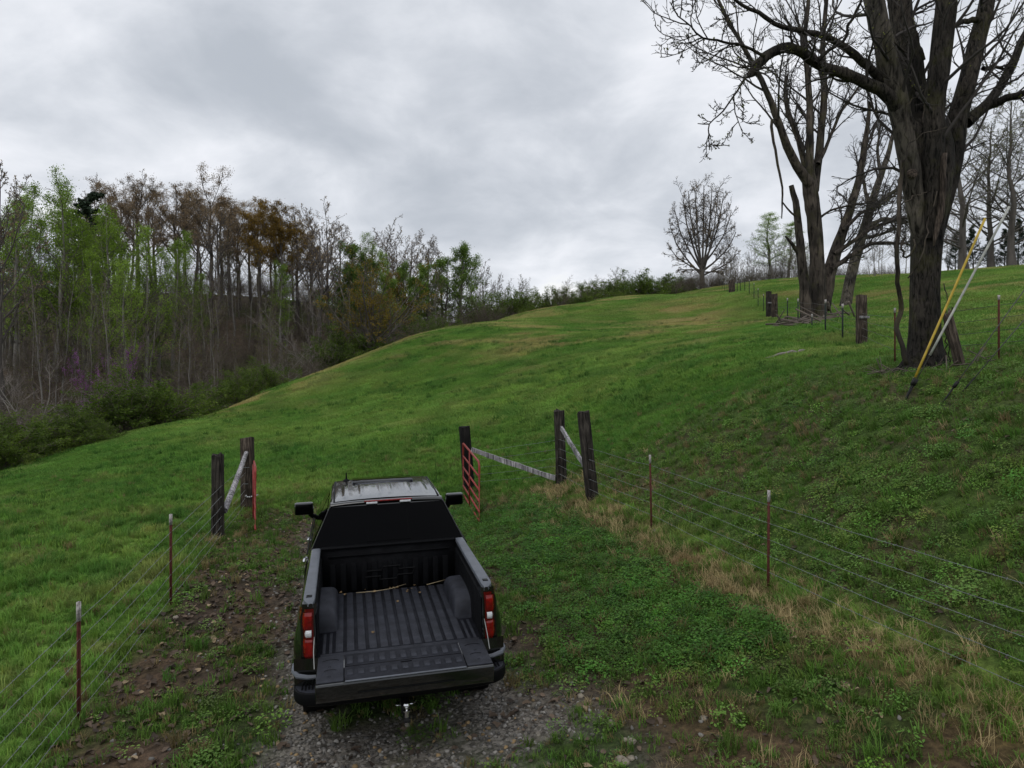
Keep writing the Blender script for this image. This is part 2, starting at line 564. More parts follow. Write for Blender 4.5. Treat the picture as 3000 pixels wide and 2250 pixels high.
def masks(x, y):
    la, so = lane(x, y)
    xf = np.interp(y, FR[:, 1], FR[:, 0])
    xl = np.interp(y, FL[:, 1], FL[:, 0])
    df = (x - xf) * 0.96
    dl = (xl - x) * 0.97
    near = 1 - sstep(16.0, 18.5, y)
    n1, n2, n3 = fbm(x, y, 0.9, 4, 21), fbm(x, y, 0.35, 3, 22), fbm(x, y, 2.6, 3, 23)
    inl = sstep(-0.3, 0.5, -df) * sstep(-0.4, 0.3, -dl) * near
    tr = np.exp(-((np.abs(la) - 0.86) / 0.42) ** 2) * sstep(-4, -3.5, so) * (1 - sstep(7.5, 11.5, so))
    back = np.exp(-((la - 0.15) / 1.65) ** 4) * (1 - sstep(-0.2, 1.2, so))
    grav = np.clip(np.maximum(tr * 1.0, back * 0.9) * sstep(0.37, 0.54, n1 * 0.55 + n2 * 0.25 + n3 * .2 + 0.045 * (so < 0.5) + .06 * np.exp(-((np.abs(la) - .95) / .35) ** 2)), 0, 1)
    lane_soil = np.exp(-(la / 2.3) ** 4) * 0.9
    lside = sstep(-4.2, -3.2, la) * (1 - sstep(-1.0, -0.4, la)) * inl * (1 - sstep(4, 9, so) * 0.5)
    gate = np.exp(-(((x + 0.4) / 1.6) ** 2 + ((y - 17.0) / 0.8) ** 2)) * 0.9
    soil = np.clip(np.maximum(np.maximum(lane_soil * (1 - sstep(9.5, 12, so)), lside), gate) * sstep(0.37, 0.56, n1 * 0.6 + n3 * 0.4) * 1.05, 0, 1)
    straw = np.exp(-((df + 0.22) / 0.42) ** 2) * sstep(0.30, 0.52, n1) * near
    lowr = inl * sstep(1.4, 2.4, la) * (1 - sstep(6.6, 8.0, y))
    straw = np.maximum(straw, lowr * sstep(0.52, 0.68, n1) * 0.45)
    soil = np.maximum(soil, lowr * sstep(0.55, 0.68, n3 * 0.5 + n2 * 0.5) * 0.8)
    clover = inl * sstep(1.5, 2.1, la) * sstep(-3.4, -2.6, df) * (1 - sstep(-0.75, -0.3, df)) * sstep(7.0, 8.3, y)
    bank = sstep(0.1, 0.6, df) * (1 - sstep(15, 19, y - 0.25 * x))
    return dict(la=la, so=so, df=df, dl=dl, inl=inl, grav=grav, soil=soil, straw=straw, clover=clover, bank=bank, n1=n1, n2=n2, n3=n3, lowr=lowr, lside=lside, near=near)


C3 = lambda *c: np.array(c)


def mixc(a, b, f):
    return a * (1 - f[:, None]) + b * f[:, None]


def field_col(x, y, k=None):
    """living grass colour of the place (r, g, b), without light"""
    D = np.hypot(x, y)
    a, b, c = fbm(x, y, 6.0, 4, 41), fbm(x * .9 + y * .2, y * 1.25 - x * .3, 6.0, 4, 42), fbm(x, y, 1.3, 3, 43)
    col = mixc(C3(.140, .280, .048), C3(.210, .342, .068), sstep(.35, .65, a))
    col = mixc(col, C3(.095, .215, .040), sstep(.55, .72, c) * .7)
    # worn, drier turf high on the slope and along its rim
    rim = sstep(26, 48, y + 0.9 * x) * sstep(-30, -5, x + y * 0.35)
    b2 = fbm(x * .9 + y * .2, y * 1.2 - x * .3, 2.0, 4, 48)
    dry = rim * sstep(.50, .68, b * .45 + b2 * .55) * 0.68
    fx = np.interp(y, FU[:, 1], FU[:, 0])
    spot = np.exp(-(((x - fx + 6.5) / 4.0) ** 2 + ((y - 62) / 15.0) ** 2)) * sstep(.36, .52, c * .35 + b2 * .65)
    dry = np.maximum(dry, spot * 1.0)
    edge = np.exp(-((x - np.interp(y, [20, 28, 35, 45, 60, 78, 98], [-20, -19.8, -19, -15, -8.5, 2, 17])) / 4.5) ** 2) * sstep(33, 42, y)
    dry = np.maximum(dry, edge * sstep(.40, .56, b2) * 0.85)
    dry = np.maximum(dry, sstep(.64, .76, fbm(x, y, .9, 3, 49)) * .25)
    col = mixc(col, C3(.50, .39, .17), np.clip(dry, 0, 1))
    return col


def ground_col(x, y):
    m = masks(x, y)
    col = field_col(x, y) * 0.75
    bk = sstep(.40, .60, fbm(x, y, 0.8, 4, 51))
    col = mixc(col, mixc(np.tile(C3(.055, .092, .022), (len(x), 1)), C3(.085, .070, .040), bk * .75), m['bank'])
    ins = m['inl']
    col = mixc(col, mixc(np.tile(C3(.040, .070, .016), (len(x), 1)), C3(.070, .052, .030), sstep(.4, .6, m['n1'])), ins)
    col = mixc(col, mixc(np.tile(C3(.068, .052, .037), (len(x), 1)), C3(.100, .070, .046), sstep(.52, .66, m['n3'])), m['soil'])
    col = mixc(col, np.tile(C3(.17, .155, .135), (len(x), 1)), m['grav'] * .8)
    col = mixc(col, C3(.15, .105, .05), m['straw'] * .6)
    # leaf mould under the fence-line trees and under the wood
    D = np.interp(y, FU[:, 1], FU[:, 0]) - x
    mould = np.exp(-(D / 1.3) ** 2) * sstep(19, 23, y) * (1 - sstep(48, 60, y)) * sstep(.3, .5, m['n3'])
    col = mixc(col, C3(.105, .075, .052), mould * .85)
    wx = np.interp(y, [5, 20, 28, 35, 45, 60, 78, 98, 120, 150], [-27, -22.5, -21.6, -20.8, -17.6, -11.8, -2, 13, 30, 50])
    wood = sstep(0.0, 2.5, wx - x) * sstep(10, 20, y)
    col = mixc(col, mixc(np.tile(C3(.105, .082, .060), (len(x), 1)), C3(.055, .072, .022), sstep(.48, .62, fbm(x, y, 4, 3, 61))), wood)
    return col


def graded(lo, f0, f1, hi, d, g):
    mid = np.arange(f0, f1 + 1e-6, d)
    up, p, s = [], mid[-1], d
    while p < hi:
        s *= g
        p += s
        up.append(p)
    dn, p, s = [], mid[0], d
    while p > lo:
        s *= g
        p -= s
        dn.append(p)
    return np.array(dn[::-1] + list(mid) + up)


gx = graded(-700, -9.5, 10.5, 700, 0.14, 1.036)
gy = graded(-60, 2.6, 20, 900, 0.14, 1.036)
GX, GY = np.meshgrid(gx, gy, indexing='ij')
GZ = height(GX, GY)
mb_i = np.arange(GX.size).reshape(GX.shape)
Q = np.stack([mb_i[:-1, :-1], mb_i[1:, :-1], mb_i[1:, 1:], mb_i[:-1, 1:]], -1).reshape(-1, 4)
gm, nt, bs, L = new_mat('ground')
bs.inputs['Roughness'].default_value = 0.95
bs.inputs['Specular IOR Level'].default_value = 0.1
ac = N(nt, 'ShaderNodeAttribute', attribute_name='gcol')
ag = N(nt, 'ShaderNodeAttribute', attribute_name='grav')
na = noise_node(nt, 14.0, 5, 0.7)
nb = noise_node(nt, 1.6, 5, 0.7)
ra = ramp(nt, na.outputs['Fac'], [(0.3, (.38, .38, .38)), (0.52, (.95, .95, .95)), (0.72, (1.7, 1.65, 1.5))])
rb = ramp(nt, nb.outputs['Fac'], [(0.3, (.6, .66, .6)), (0.7, (1.4, 1.3, 1.35))])
mx1 = N(nt, 'ShaderNodeMix', data_type='RGBA', blend_type='MULTIPLY')
mx1.inputs[0].default_value = 1
L.new(ac.outputs['Color'], mx1.inputs[6])
L.new(ra.outputs[0], mx1.inputs[7])
mx2 = N(nt, 'ShaderNodeMix', data_type='RGBA', blend_type='MULTIPLY')
mx2.inputs[0].default_value = 1
L.new(mx1.outputs[2], mx2.inputs[6])
L.new(rb.outputs[0], mx2.inputs[7])
tcv = N(nt, 'ShaderNodeTexCoord')
vo = N(nt, 'ShaderNodeTexVoronoi')
vo.inputs['Scale'].default_value = 34
L.new(tcv.outputs['Object'], vo.inputs['Vector'])
rv = ramp(nt, vo.outputs['Color'], [(0.1, (.035, .032, .028)), (0.45, (.13, .12, .105)), (0.9, (.34, .31, .27))])
mx3 = N(nt, 'ShaderNodeMix', data_type='RGBA')
mg = N(nt, 'ShaderNodeMath', operation='MULTIPLY')
L.new(ag.outputs['Fac'], mg.inputs[0])
mg.inputs[1].default_value = 0.8
L.new(mg.outputs[0], mx3.inputs[0])
L.new(mx2.outputs[2], mx3.inputs[6])
L.new(rv.outputs[0], mx3.inputs[7])
L.new(mx3.outputs[2], bs.inputs['Base Color'])
bp = N(nt, 'ShaderNodeBump')
bp.inputs['Strength'].default_value = 0.9
bp.inputs['Distance'].default_value = 0.04
L.new(na.outputs['Fac'], bp.inputs['Height'])
L.new(bp.outputs[0], bs.inputs['Normal'])
gme = mesh_np('ground', np.stack([GX, GY, GZ], -1), Q, mats=[gm])
gc = ground_col(GX.ravel(), GY.ravel())
at_c = gme.attributes.new('gcol', 'FLOAT_COLOR', 'POINT')
at_c.data.foreach_set('color', np.concatenate([gc, np.ones((len(gc), 1))], 1).astype(np.float32).ravel())
at_g = gme.attributes.new('grav', 'FLOAT', 'POINT')
at_g.data.foreach_set('value', masks(GX.ravel(), GY.ravel())['grav'].astype(np.float32))
ob('ground', gme, kind='structure')


# ------------------------------------------------------------------ scattered ground cover
def scatter(name, label, cat, protos, P, rot, scl, tint, idx):
    """one object of kind stuff: the prototypes set on points with their own turn, size and tint"""
    n = len(P)
    me = bpy.data.meshes.new(name)
    me.vertices.add(n)
    me.vertices.foreach_set('co', P.astype(np.float32).ravel())
    a = me.attributes.new('rot', 'FLOAT_VECTOR', 'POINT')
    a.data.foreach_set('vector', rot.astype(np.float32).ravel())
    a = me.attributes.new('scl', 'FLOAT', 'POINT')
    a.data.foreach_set('value', scl.astype(np.float32))
    a = me.attributes.new('idx', 'INT', 'POINT')
    a.data.foreach_set('value', idx.astype(np.int32))
    a = me.attributes.new('tint', 'FLOAT_COLOR', 'POINT')
    a.data.foreach_set('color', np.concatenate([tint, np.ones((n, 1))], 1).astype(np.float32).ravel())
    o = ob(name, me, kind='stuff', label=label, cat=cat)
    ng = bpy.data.node_groups.new(name, 'GeometryNodeTree')
    ng.interface.new_socket('Geometry', in_out='INPUT', socket_type='NodeSocketGeometry')
    ng.interface.new_socket('Geometry', in_out='OUTPUT', socket_type='NodeSocketGeometry')
    gi, go = ng.nodes.new('NodeGroupInput'), ng.nodes.new('NodeGroupOutput')
    iop = ng.nodes.new('GeometryNodeInstanceOnPoints')
    ng.links.new(gi.outputs[0], iop.inputs['Points'])
    j = ng.nodes.new('GeometryNodeJoinGeometry')
    for p in reversed(protos):
        oi = ng.nodes.new('GeometryNodeObjectInfo')
        oi.inputs['Object'].default_value = p
        oi.inputs['As Instance'].default_value = True
        ng.links.new(oi.outputs['Geometry'], j.inputs[0])
    ng.links.new(j.outputs[0], iop.inputs['Instance'])
    iop.inputs['Pick Instance'].default_value = True
    for nm, ty, so in (('idx', 'INT', 'Instance Index'), ('rot', 'FLOAT_VECTOR', 'Rotation'), ('scl', 'FLOAT', 'Scale')):
        na_ = ng.nodes.new('GeometryNodeInputNamedAttribute')
        na_.data_type = ty
        na_.inputs['Name'].default_value = nm
        ng.links.new(na_.outputs['Attribute'], iop.inputs[so])
    ng.links.new(iop.outputs[0], go.inputs[0])
    md = o.modifiers.new('scatter', 'NODES')
    md.node_group = ng
    return o


def proto(name, me):
    return bpy.data.objects.new(name, me)       # never linked to the scene


def slope_rot(x, y, rng, amount=1.0, jitter=0.0):
    e_ = 0.25
    gxn = (height(x + e_, y) - height(x - e_, y)) / (2 * e_) * amount
    gyn = (height(x, y + e_) - height(x, y - e_)) / (2 * e_) * amount
    n = nz(np.stack([-gxn, -gyn, np.ones_like(gxn)], -1) + rng.normal(0, jitter + 1e-9, (len(x), 3)))
    yaw = rng.uniform(0, 2 * np.pi, len(x))
    a = np.stack([np.cos(yaw), np.sin(yaw), np.zeros_like(yaw)], -1)
    b = nz(np.cross(n, a))
    a = np.cross(b, n)
    return np.stack([np.arctan2(b[:, 2], n[:, 2]), -np.arcsin(np.clip(a[:, 2], -1, 1)), np.arctan2(a[:, 1], a[:, 0])], -1)


def blades(rng, n, rad, hlo, hhi, w, bend, mat, name):
    """n grass blades (quad + tip) rooted inside radius rad"""
    r = rad * np.sqrt(rng.random(n))
    th = rng.uniform(0, 2 * np.pi, n)
    base = np.stack([r * np.cos(th), r * np.sin(th), np.full(n, -0.012)], -1)
    h = rng.uniform(hlo, hhi, n)
    d = rng.uniform(0, 2 * np.pi, n)
    dirv = np.stack([np.cos(d), np.sin(d), np.zeros(n)], -1)
    side = np.stack([-np.sin(d), np.cos(d), np.zeros(n)], -1)
    ww = (w * rng.uniform(.7, 1.3, n))[:, None]
    b1 = (bend * rng.uniform(.2, 1.0, n) * h)[:, None]
    mid = base + dirv * b1 * .35 + np.array([0, 0, 1.0]) * (h * .58)[:, None]
    tip = base + dirv * b1 * 1.15 + np.array([0, 0, 1.0]) * (h * rng.uniform(.75, 1.0, n))[:, None]
    V = np.stack([base - side * ww * .5, base + side * ww * .5, mid + side * ww * .42, mid - side * ww * .42, tip], 1)
    k = np.arange(n)[:, None] * 5
    return proto(name, mesh_np(name, V, k + np.array([[0, 1, 2, 3]]), k + np.array([[3, 2, 4]]), [mat], smooth=False))


def leafplant(rng, n, rad, hlo, hhi, size, mat, name):
    """low broad-leaved weed: n leaves on short stalks"""
    r = rad * np.sqrt(rng.random(n))
    th = rng.uniform(0, 2 * np.pi, n)
    c = np.stack([r * np.cos(th), r * np.sin(th), rng.uniform(hlo, hhi, n) * (1 - .4 * (r / rad) ** 2)], -1)
    d = th + rng.normal(0, .7, n)
    t = rng.uniform(-.5, .35, n)
    f = np.stack([np.cos(d) * np.cos(t), np.sin(d) * np.cos(t), np.sin(t)], -1)
    s = nz(np.cross(f, np.array([0, 0, 1.0]) + rng.normal(0, .25, (n, 3))))
    up = np.cross(s, f)
    z = (size * rng.uniform(.6, 1.3, n))[:, None]
    V = np.stack([c - f * z * .5, c + s * z * .32 + up * z * .10, c + f * z * .55, c - s * z * .32 + up * z * .10], 1)
    k = np.arange(n)[:, None] * 4
    return proto(name, mesh_np(name, V, None, np.concatenate([k + np.array([[0, 1, 2]]), k + np.array([[0, 2, 3]])]), [mat], smooth=False))


def fan(rng, n, y0, y1, spread=0.80, pw=0.5):
    y = y0 + (y1 - y0) * rng.random(n) ** pw
    x = rng.uniform(-1, 1, n) * (spread * y + 0.8)
    return x, y


rng = np.random.default_rng(7)
MT = tint_mat('grass_blade', 0.6, 0.35, .10)
MW = tint_mat('weed_leaf', 0.5, 0.3, .15)
MS = tint_mat('dry_grass', 0.8, 0.3)
ML = tint_mat('dead_leaf', 0.8, 0.1)
MG = tint_mat('stone', 0.85, 0.0)
g_tuft = [blades(rng, 16, .055, .045, .11, .0085, .75, MT, 'tuft') for _ in range(4)] + [blades(rng, 34, .075, .10, .22, .0085, .75, MT, 'tuft') for _ in range(2)]
g_mat = [blades(rng, 420, .55, .05, .13, .016, .8, MT, 'turf') for _ in range(4)]
g_far = [blades(rng, 420, 1.3, .07, .17, .038, .8, MT, 'turf') for _ in range(3)]
g_weed = [leafplant(rng, 26, .085, .015, .08, .027, MW, 'weed') for _ in range(4)]
g_clov = [leafplant(rng, 80, .15, .02, .13, .029, MW, 'weed') for _ in range(4)]
g_straw = [blades(rng, 24, .09, .08, .22, .006, .95, MS, 'straw') for _ in range(3)] + [blades(rng, 20, .10, .05, .12, .006, 1.6, MS, 'straw') for _ in range(2)]


def place(x, y, rng, amount=.8, jit=.08, dz=0.0):
    return np.stack([x, y, height(x, y) + dz], -1), slope_rot(x, y, rng, amount, jit)


# grass of the foreground
x, y = fan(rng, 76000, 3.6, 23.0, 1.0, .62)
m = masks(x, y)
lap, sop = m['la'], m['so']
bare = np.clip(m['grav'] * 1.05 + m['soil'] * .86 + m['straw'] * .62, 0, .985)
dens = (1 - bare) * (1 - .45 * m['bank']) * (1 - .12 * m['clover']) * np.where(m['inl'] > .5, .62 + .38 * sstep(.4, .6, m['n3']), 1)
keep = rng.random(len(x)) < dens
x, y = x[keep], y[keep]
m = {k: v[keep] for k, v in m.items()}
t = field_col(x, y)
t = mixc(t, C3(.105, .200, .036), np.clip(m['inl'] + m['bank'] * .9, 0, 1) * .85)
t = t * rng.uniform(.62, 1.3, (len(x), 1)) * np.array([[1, 1, 1]]) * (1 + rng.normal(0, .06, (len(x), 3)))
dryb = rng.random(len(x)) < (.04 + .17 * m['inl'] + .07 * m['bank'])
t[dryb] = C3(.27, .215, .10) * rng.uniform(.6, 1.15, (dryb.sum(), 1))
P, R_ = place(x, y, rng)
big = rng.random(len(x)) < np.where((m['inl'] < .5) & (m['bank'] < .5), .16 + .5 * sstep(.56, .7, fbm(x, y, 1.1, 3, 77)), .08)
ix = np.where(big, rng.integers(4, 6, len(x)), rng.integers(0, 4, len(x)))
scatter('grass', 'short green grass of the foreground and lower pasture', 'grass', g_tuft, P, R_, rng.uniform(.7, 1.25, len(x)), np.clip(t, .004, .5), ix)

# turf of the slope
x, y = rng.uniform(-24, 22, 15000), 15 + 50 * rng.random(15000)
fxu = np.interp(y, FU[:, 1], FU[:, 0])
keep = (np.abs(x) < .8 * y + 2) & (y > 17 + 2.5 * rng.random(len(x))) & (x > np.interp(y, [15, 28, 45, 65], [-24, -21, -17, -9.5]))
mm = masks(x, y)
keep &= (mm['soil'] + mm['grav'] < .4)
x, y = x[keep], y[keep]
t = field_col(x, y) * rng.uniform(.72, 1.28, (len(x), 1)) * (1 + rng.normal(0, .05, (len(x), 3)))
P, R_ = place(x, y, rng, 1.0, .03)
scatter('pasture_grass', 'green pasture turf covering the middle of the slope', 'grass', g_mat, P, R_, rng.uniform(.8, 1.25, len(x)), np.clip(t, .004, .5), rng.integers(0, 4, len(x)))
x, y = rng.uniform(-16, 70, 12000), 58 + 70 * rng.random(12000)
keep = (np.abs(x) < .8 * y) & (x > np.interp(y, [58, 78, 98, 128], [-11, 0, 15, 38]))
x, y = x[keep], y[keep]
x2, y2 = rng.uniform(10, 60, 6000), 18 + 45 * rng.random(6000)
keep = (x2 > np.interp(y2, FU[:, 1], FU[:, 0]) + .5) & (np.abs(x2) < .8 * y2 + 2)
x, y = np.concatenate([x, x2[keep]]), np.concatenate([y, y2[keep]])
t = field_col(x, y) * rng.uniform(.72, 1.28, (len(x), 1)) * (1 + rng.normal(0, .05, (len(x), 3)))
P, R_ = place(x, y, rng, 1.0, .02)
scatter('hilltop_grass', 'green and tan turf covering the hilltop and the upper field', 'grass', g_far, P, R_, rng.uniform(.7, 1.1, len(x)), np.clip(t, .004, .5), rng.integers(0, 3, len(x)))

# darker tussocks standing out of the turf
x, y = rng.uniform(-22, 16, 9000), 11 + 50 * rng.random(9000) ** 1.3
mm = masks(x, y)
keep = (np.abs(x) < .8 * y + 2) & (x > np.interp(y, [11, 28, 45, 65], [-24, -21, -17, -9.5])) & (mm['inl'] < .3) & (mm['bank'] < .3) & (fbm(x, y, 2.2, 3, 66) > .53)
x, y = x[keep], y[keep]
t = field_col(x, y) * C3(.62, .75, .75) * rng.uniform(.6, 1.3, (len(x), 1))
P, R_ = place(x, y, rng, .6, .08)
scatter('tussocks', 'dark green tussocks standing in the pasture', 'grass', g_tuft[4:], P, R_, rng.uniform(.7, 1.7, len(x)), np.clip(t, .004, .5), rng.integers(0, 2, len(x)))

# broad-leaved weeds: clover by the lane, mixed weeds on the bank and lane edges
x, y = fan(rng, 32000, 3.6, 19.0, 1.0, .6)
m = masks(x, y)
pr = np.clip(m['clover'] * (.25 + .75 * sstep(.40, .56, m['n3'] * .6 + m['n1'] * .4)) + m['bank'] * (.25 + .6 * sstep(.42, .6, m['n1'])) + m['inl'] * .22 * (1 - m['grav']) * (1 - m['soil'] * .6), 0, 1) * (1 - m['straw'] * .8) * (1 - .9 * m['grav'])
keep = rng.random(len(x)) < pr
x, y = x[keep], y[keep]
m = {k: v[keep] for k, v in m.items()}
cl = m['clover'] > .5
t = np.where(cl[:, None], C3(.088, .205, .032), C3(.135, .235, .046)) * rng.uniform(.45, 1.45, (len(x), 1)) * (1 + rng.normal(0, .10, (len(x), 3)))
P, R_ = place(x, y, rng, .9, .1)
ix = np.where(cl, rng.integers(4, 8, len(x)), np.where(rng.random(len(x)) < .35, rng.integers(4, 8, len(x)), rng.integers(0, 4, len(x))))
scatter('weed_cover', 'low broad-leaved weeds and clover on the bank and beside the lane', 'weeds', g_weed + g_clov, P, R_, rng.uniform(.4, 1.3, len(x)), np.clip(t, .004, .5), ix)

# dry grass along the fence
x, y = fan(rng, 42000, 3.6, 18.5, .82, .6)
m = masks(x, y)
pr = m['straw'] * 1.0 + m['bank'] * .009 + m['lowr'] * .02
pr = pr * (1 - .75 * m['lowr'])
for px_, py_, r_ in ((1.75, 14.6, .6), (1.2, 16.9, .7), (.3, 16.9, .8), (-6.0, 14.3, .35)):
    pr = np.maximum(pr, np.exp(-((x - px_) ** 2 + (y - py_) ** 2) / r_ ** 2) * .8)
keep = rng.random(len(x)) < pr
x, y = x[keep], y[keep]
t = mixc(np.tile(C3(.50, .395, .20), (len(x), 1)), C3(.37, .265, .135), sstep(.4, .7, fbm(x, y, .8, 3, 90))) * rng.uniform(.6, 1.25, (len(x), 1))
gr = rng.random(len(x)) < .16
t[gr] = C3(.10, .14, .035)
P, R_ = place(x, y, rng, .5, .1)
scatter('dry_grass', 'straw-coloured dead grass along the right-hand wire fence', 'grass', g_straw, P, R_, rng.uniform(.55, 1.1, len(x)), np.clip(t, .01, .6), rng.integers(0, 5, len(x)))


# fallen leaves
def leaf_mesh(rng, name):
    a = np.linspace(0, 2 * np.pi, 9, endpoint=False)
    r = .05 * (1 + .35 * np.cos(3 * a + rng.random()) * rng.random() + rng.normal(0, .14, 9))
    V = np.stack([r * np.cos(a) * 1.25, r * np.sin(a) * .8, .012 + .022 * np.abs(np.sin(a)) + rng.normal(0, .006, 9)], -1)
    V = np.concatenate([V, [[0, 0, .006]]])
    return proto(name, mesh_np(name, V, None, [(i, (i + 1) % 9, 9) for i in range(9)], [ML], smooth=False))


g_leaf = [leaf_mesh(rng, 'leaf') for _ in range(5)]
x, y = fan(rng, 44000, 3.6, 22, .82, .6)
m = masks(x, y)
pr = m['lside'] * (.15 + .85 * sstep(.42, .58, m['n3'])) * .6 + m['soil'] * .34 + m['bank'] * .03 + m['inl'] * .08 + .003
pr = np.maximum(pr, np.exp(-((x - 8.9) ** 2 + (y - 14.3) ** 2) / 1.2) * .7)
keep = rng.random(len(x)) < pr
x, y = x[keep], y[keep]
t = mixc(np.tile(C3(.135, .098, .070), (len(x), 1)), C3(.055, .042, .034), rng.random(len(x))) * rng.uniform(.7, 1.5, (len(x), 1))
pale = rng.random(len(x)) < .05
t[pale] = C3(.36, .27, .17)
P, R_ = place(x, y, rng, 1.0, .3, .012)
scatter('fallen_leaves', 'brown fallen leaves littering the lane edges and the bank', 'leaves', g_leaf, P, R_, rng.uniform(.30, .80, len(x)), np.clip(t, .02, .6), rng.integers(0, 5, len(x)))


# gravel
def stone_mesh(rng, name, r=.02):
    bm = bmesh.new()
    bmesh.ops.create_icosphere(bm, subdivisions=1, radius=r)
    for v in bm.verts:
        k = 1 + rng.normal(0, .2)
        v.co = Vector((v.co.x * k * 1.15, v.co.y * k * .95, v.co.z * k * .62))
    V = [v.co[:] for v in bm.verts]
    T_ = [[v.index for v in f.verts] for f in bm.faces]
    bm.free()
    return proto(name, mesh_np(name, V, None, T_, [MG], smooth=False))


g_stone = [stone_mesh(rng, 'stone') for _ in range(5)]
x, y = fan(rng, 90000, 4.0, 17.5, .62, .6)
m = masks(x, y)
keep = rng.random(len(x)) < np.clip(m['grav'] * 1.0 + m['soil'] * .035, 0, 1)
x, y = x[keep], y[keep]
g = rng.random(len(x))
t = mixc(np.tile(C3(.085, .08, .073), (len(x), 1)), C3(.33, .31, .28), g ** 1.6)
war = rng.random(len(x)) < .10
t[war] = C3(.30, .21, .11) * rng.uniform(.6, 1.2, (war.sum(), 1))
P, R_ = place(x, y, rng, 1.0, .4, .004)
scatter('gravel', 'grey gravel of the driveway tracks around the truck', 'gravel', g_stone, P, R_, rng.uniform(.45, 1.25, len(x)) ** 1.3, t, rng.integers(0, 5, len(x)))

# ------------------------------------------------------------------ pickup truck (local: x right, y forward from the tailgate hinge, z up)
M['paint'] = plain('black_paint', (0.0055, 0.0062, 0.0055), 0.16, coat=1.0, spec=0.5)
M['trim'] = plain('black_trim', (0.004, 0.0042, 0.005), 0.55, spec=.14, var=.2, vscale=9)
M['cap'] = plain('rail_cap_plastic', (0.115, 0.125, 0.145), 0.5, var=.15, vscale=4, bump=.15, bscale=120)
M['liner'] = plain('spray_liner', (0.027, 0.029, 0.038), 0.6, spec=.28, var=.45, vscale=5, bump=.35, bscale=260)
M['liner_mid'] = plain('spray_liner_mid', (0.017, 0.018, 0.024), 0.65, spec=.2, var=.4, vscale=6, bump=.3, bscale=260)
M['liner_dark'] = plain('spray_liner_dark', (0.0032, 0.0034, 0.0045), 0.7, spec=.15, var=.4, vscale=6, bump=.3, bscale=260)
M['glass'] = plain('dark_glass', (0.002, 0.002, 0.0025), 0.03, spec=0.05)
M['rubber'] = plain('tyre_rubber', (0.018, 0.018, 0.018), 0.85, bump=.4, bscale=60)
M['alloy'] = plain('wheel_alloy', (0.03, 0.03, 0.032), 0.35, metal=.7)
M['chrome'] = plain('chrome', (0.75, 0.75, 0.76), 0.12, metal=1.0)
M['red_lens'] = plain('red_lens', (0.19, 0.005, 0.004), 0.12, coat=.5, spec=.3, var=.55, vscale=22)
M['red_dark'] = plain('dark_red_lens', (0.09, 0.003, 0.003), 0.12, coat=.5, spec=.3)
M['clear_lens'] = plain('clear_lens', (0.62, 0.63, 0.65), 0.15, coat=.6, var=.3, vscale=40, mscale=(1, 1, 4))
M['steel'] = plain('dark_steel', (0.012, 0.012, 0.012), 0.6, metal=.3)
M['cable'] = plain('steel_cable', (0.32, 0.32, 0.31), 0.4, metal=.7)
truck = ob('pickup_truck', None, label='black crew cab pickup truck parked on the gravel lane with its tailgate down', cat='pickup truck')
truck.matrix_basis = TM
truck.empty_display_size = .5


def part(name, mbx, mat, parent=truck, smooth=True, sharp=35, label=None):
    return ob(name, mbx.mesh(name, M[mat], smooth, sharp if smooth else None), parent, label=label)


AX = (1.06, 4.80)


def archz(y, base):
    z = base
    for a in AX:
        d = abs(y - a)
        if d < .50:
            z = max(z, .40 + math.sqrt(.50 ** 2 - d * d))
    return z


def flare(y, z):
    f = 0
    for a in AX:
        r = math.hypot(y - a, z - .40)
        f = max(f, .028 * math.exp(-((r - .52) / .07) ** 2))
    return f


def belowarch(sec, y, base):
    """push the lower points of a section up to the wheel arch"""
    az = archz(y, base)
    zs = np.array([p[1] for p in sec])
    xs = np.array([p[0] for p in sec])
    lo = zs < az
    x2, z2 = xs.copy(), zs.copy()
    if lo.any():
        k = np.argsort(zs)
        x2[lo] = np.interp(az, zs[k], xs[k])
        z2[lo] = az
    return x2, z2


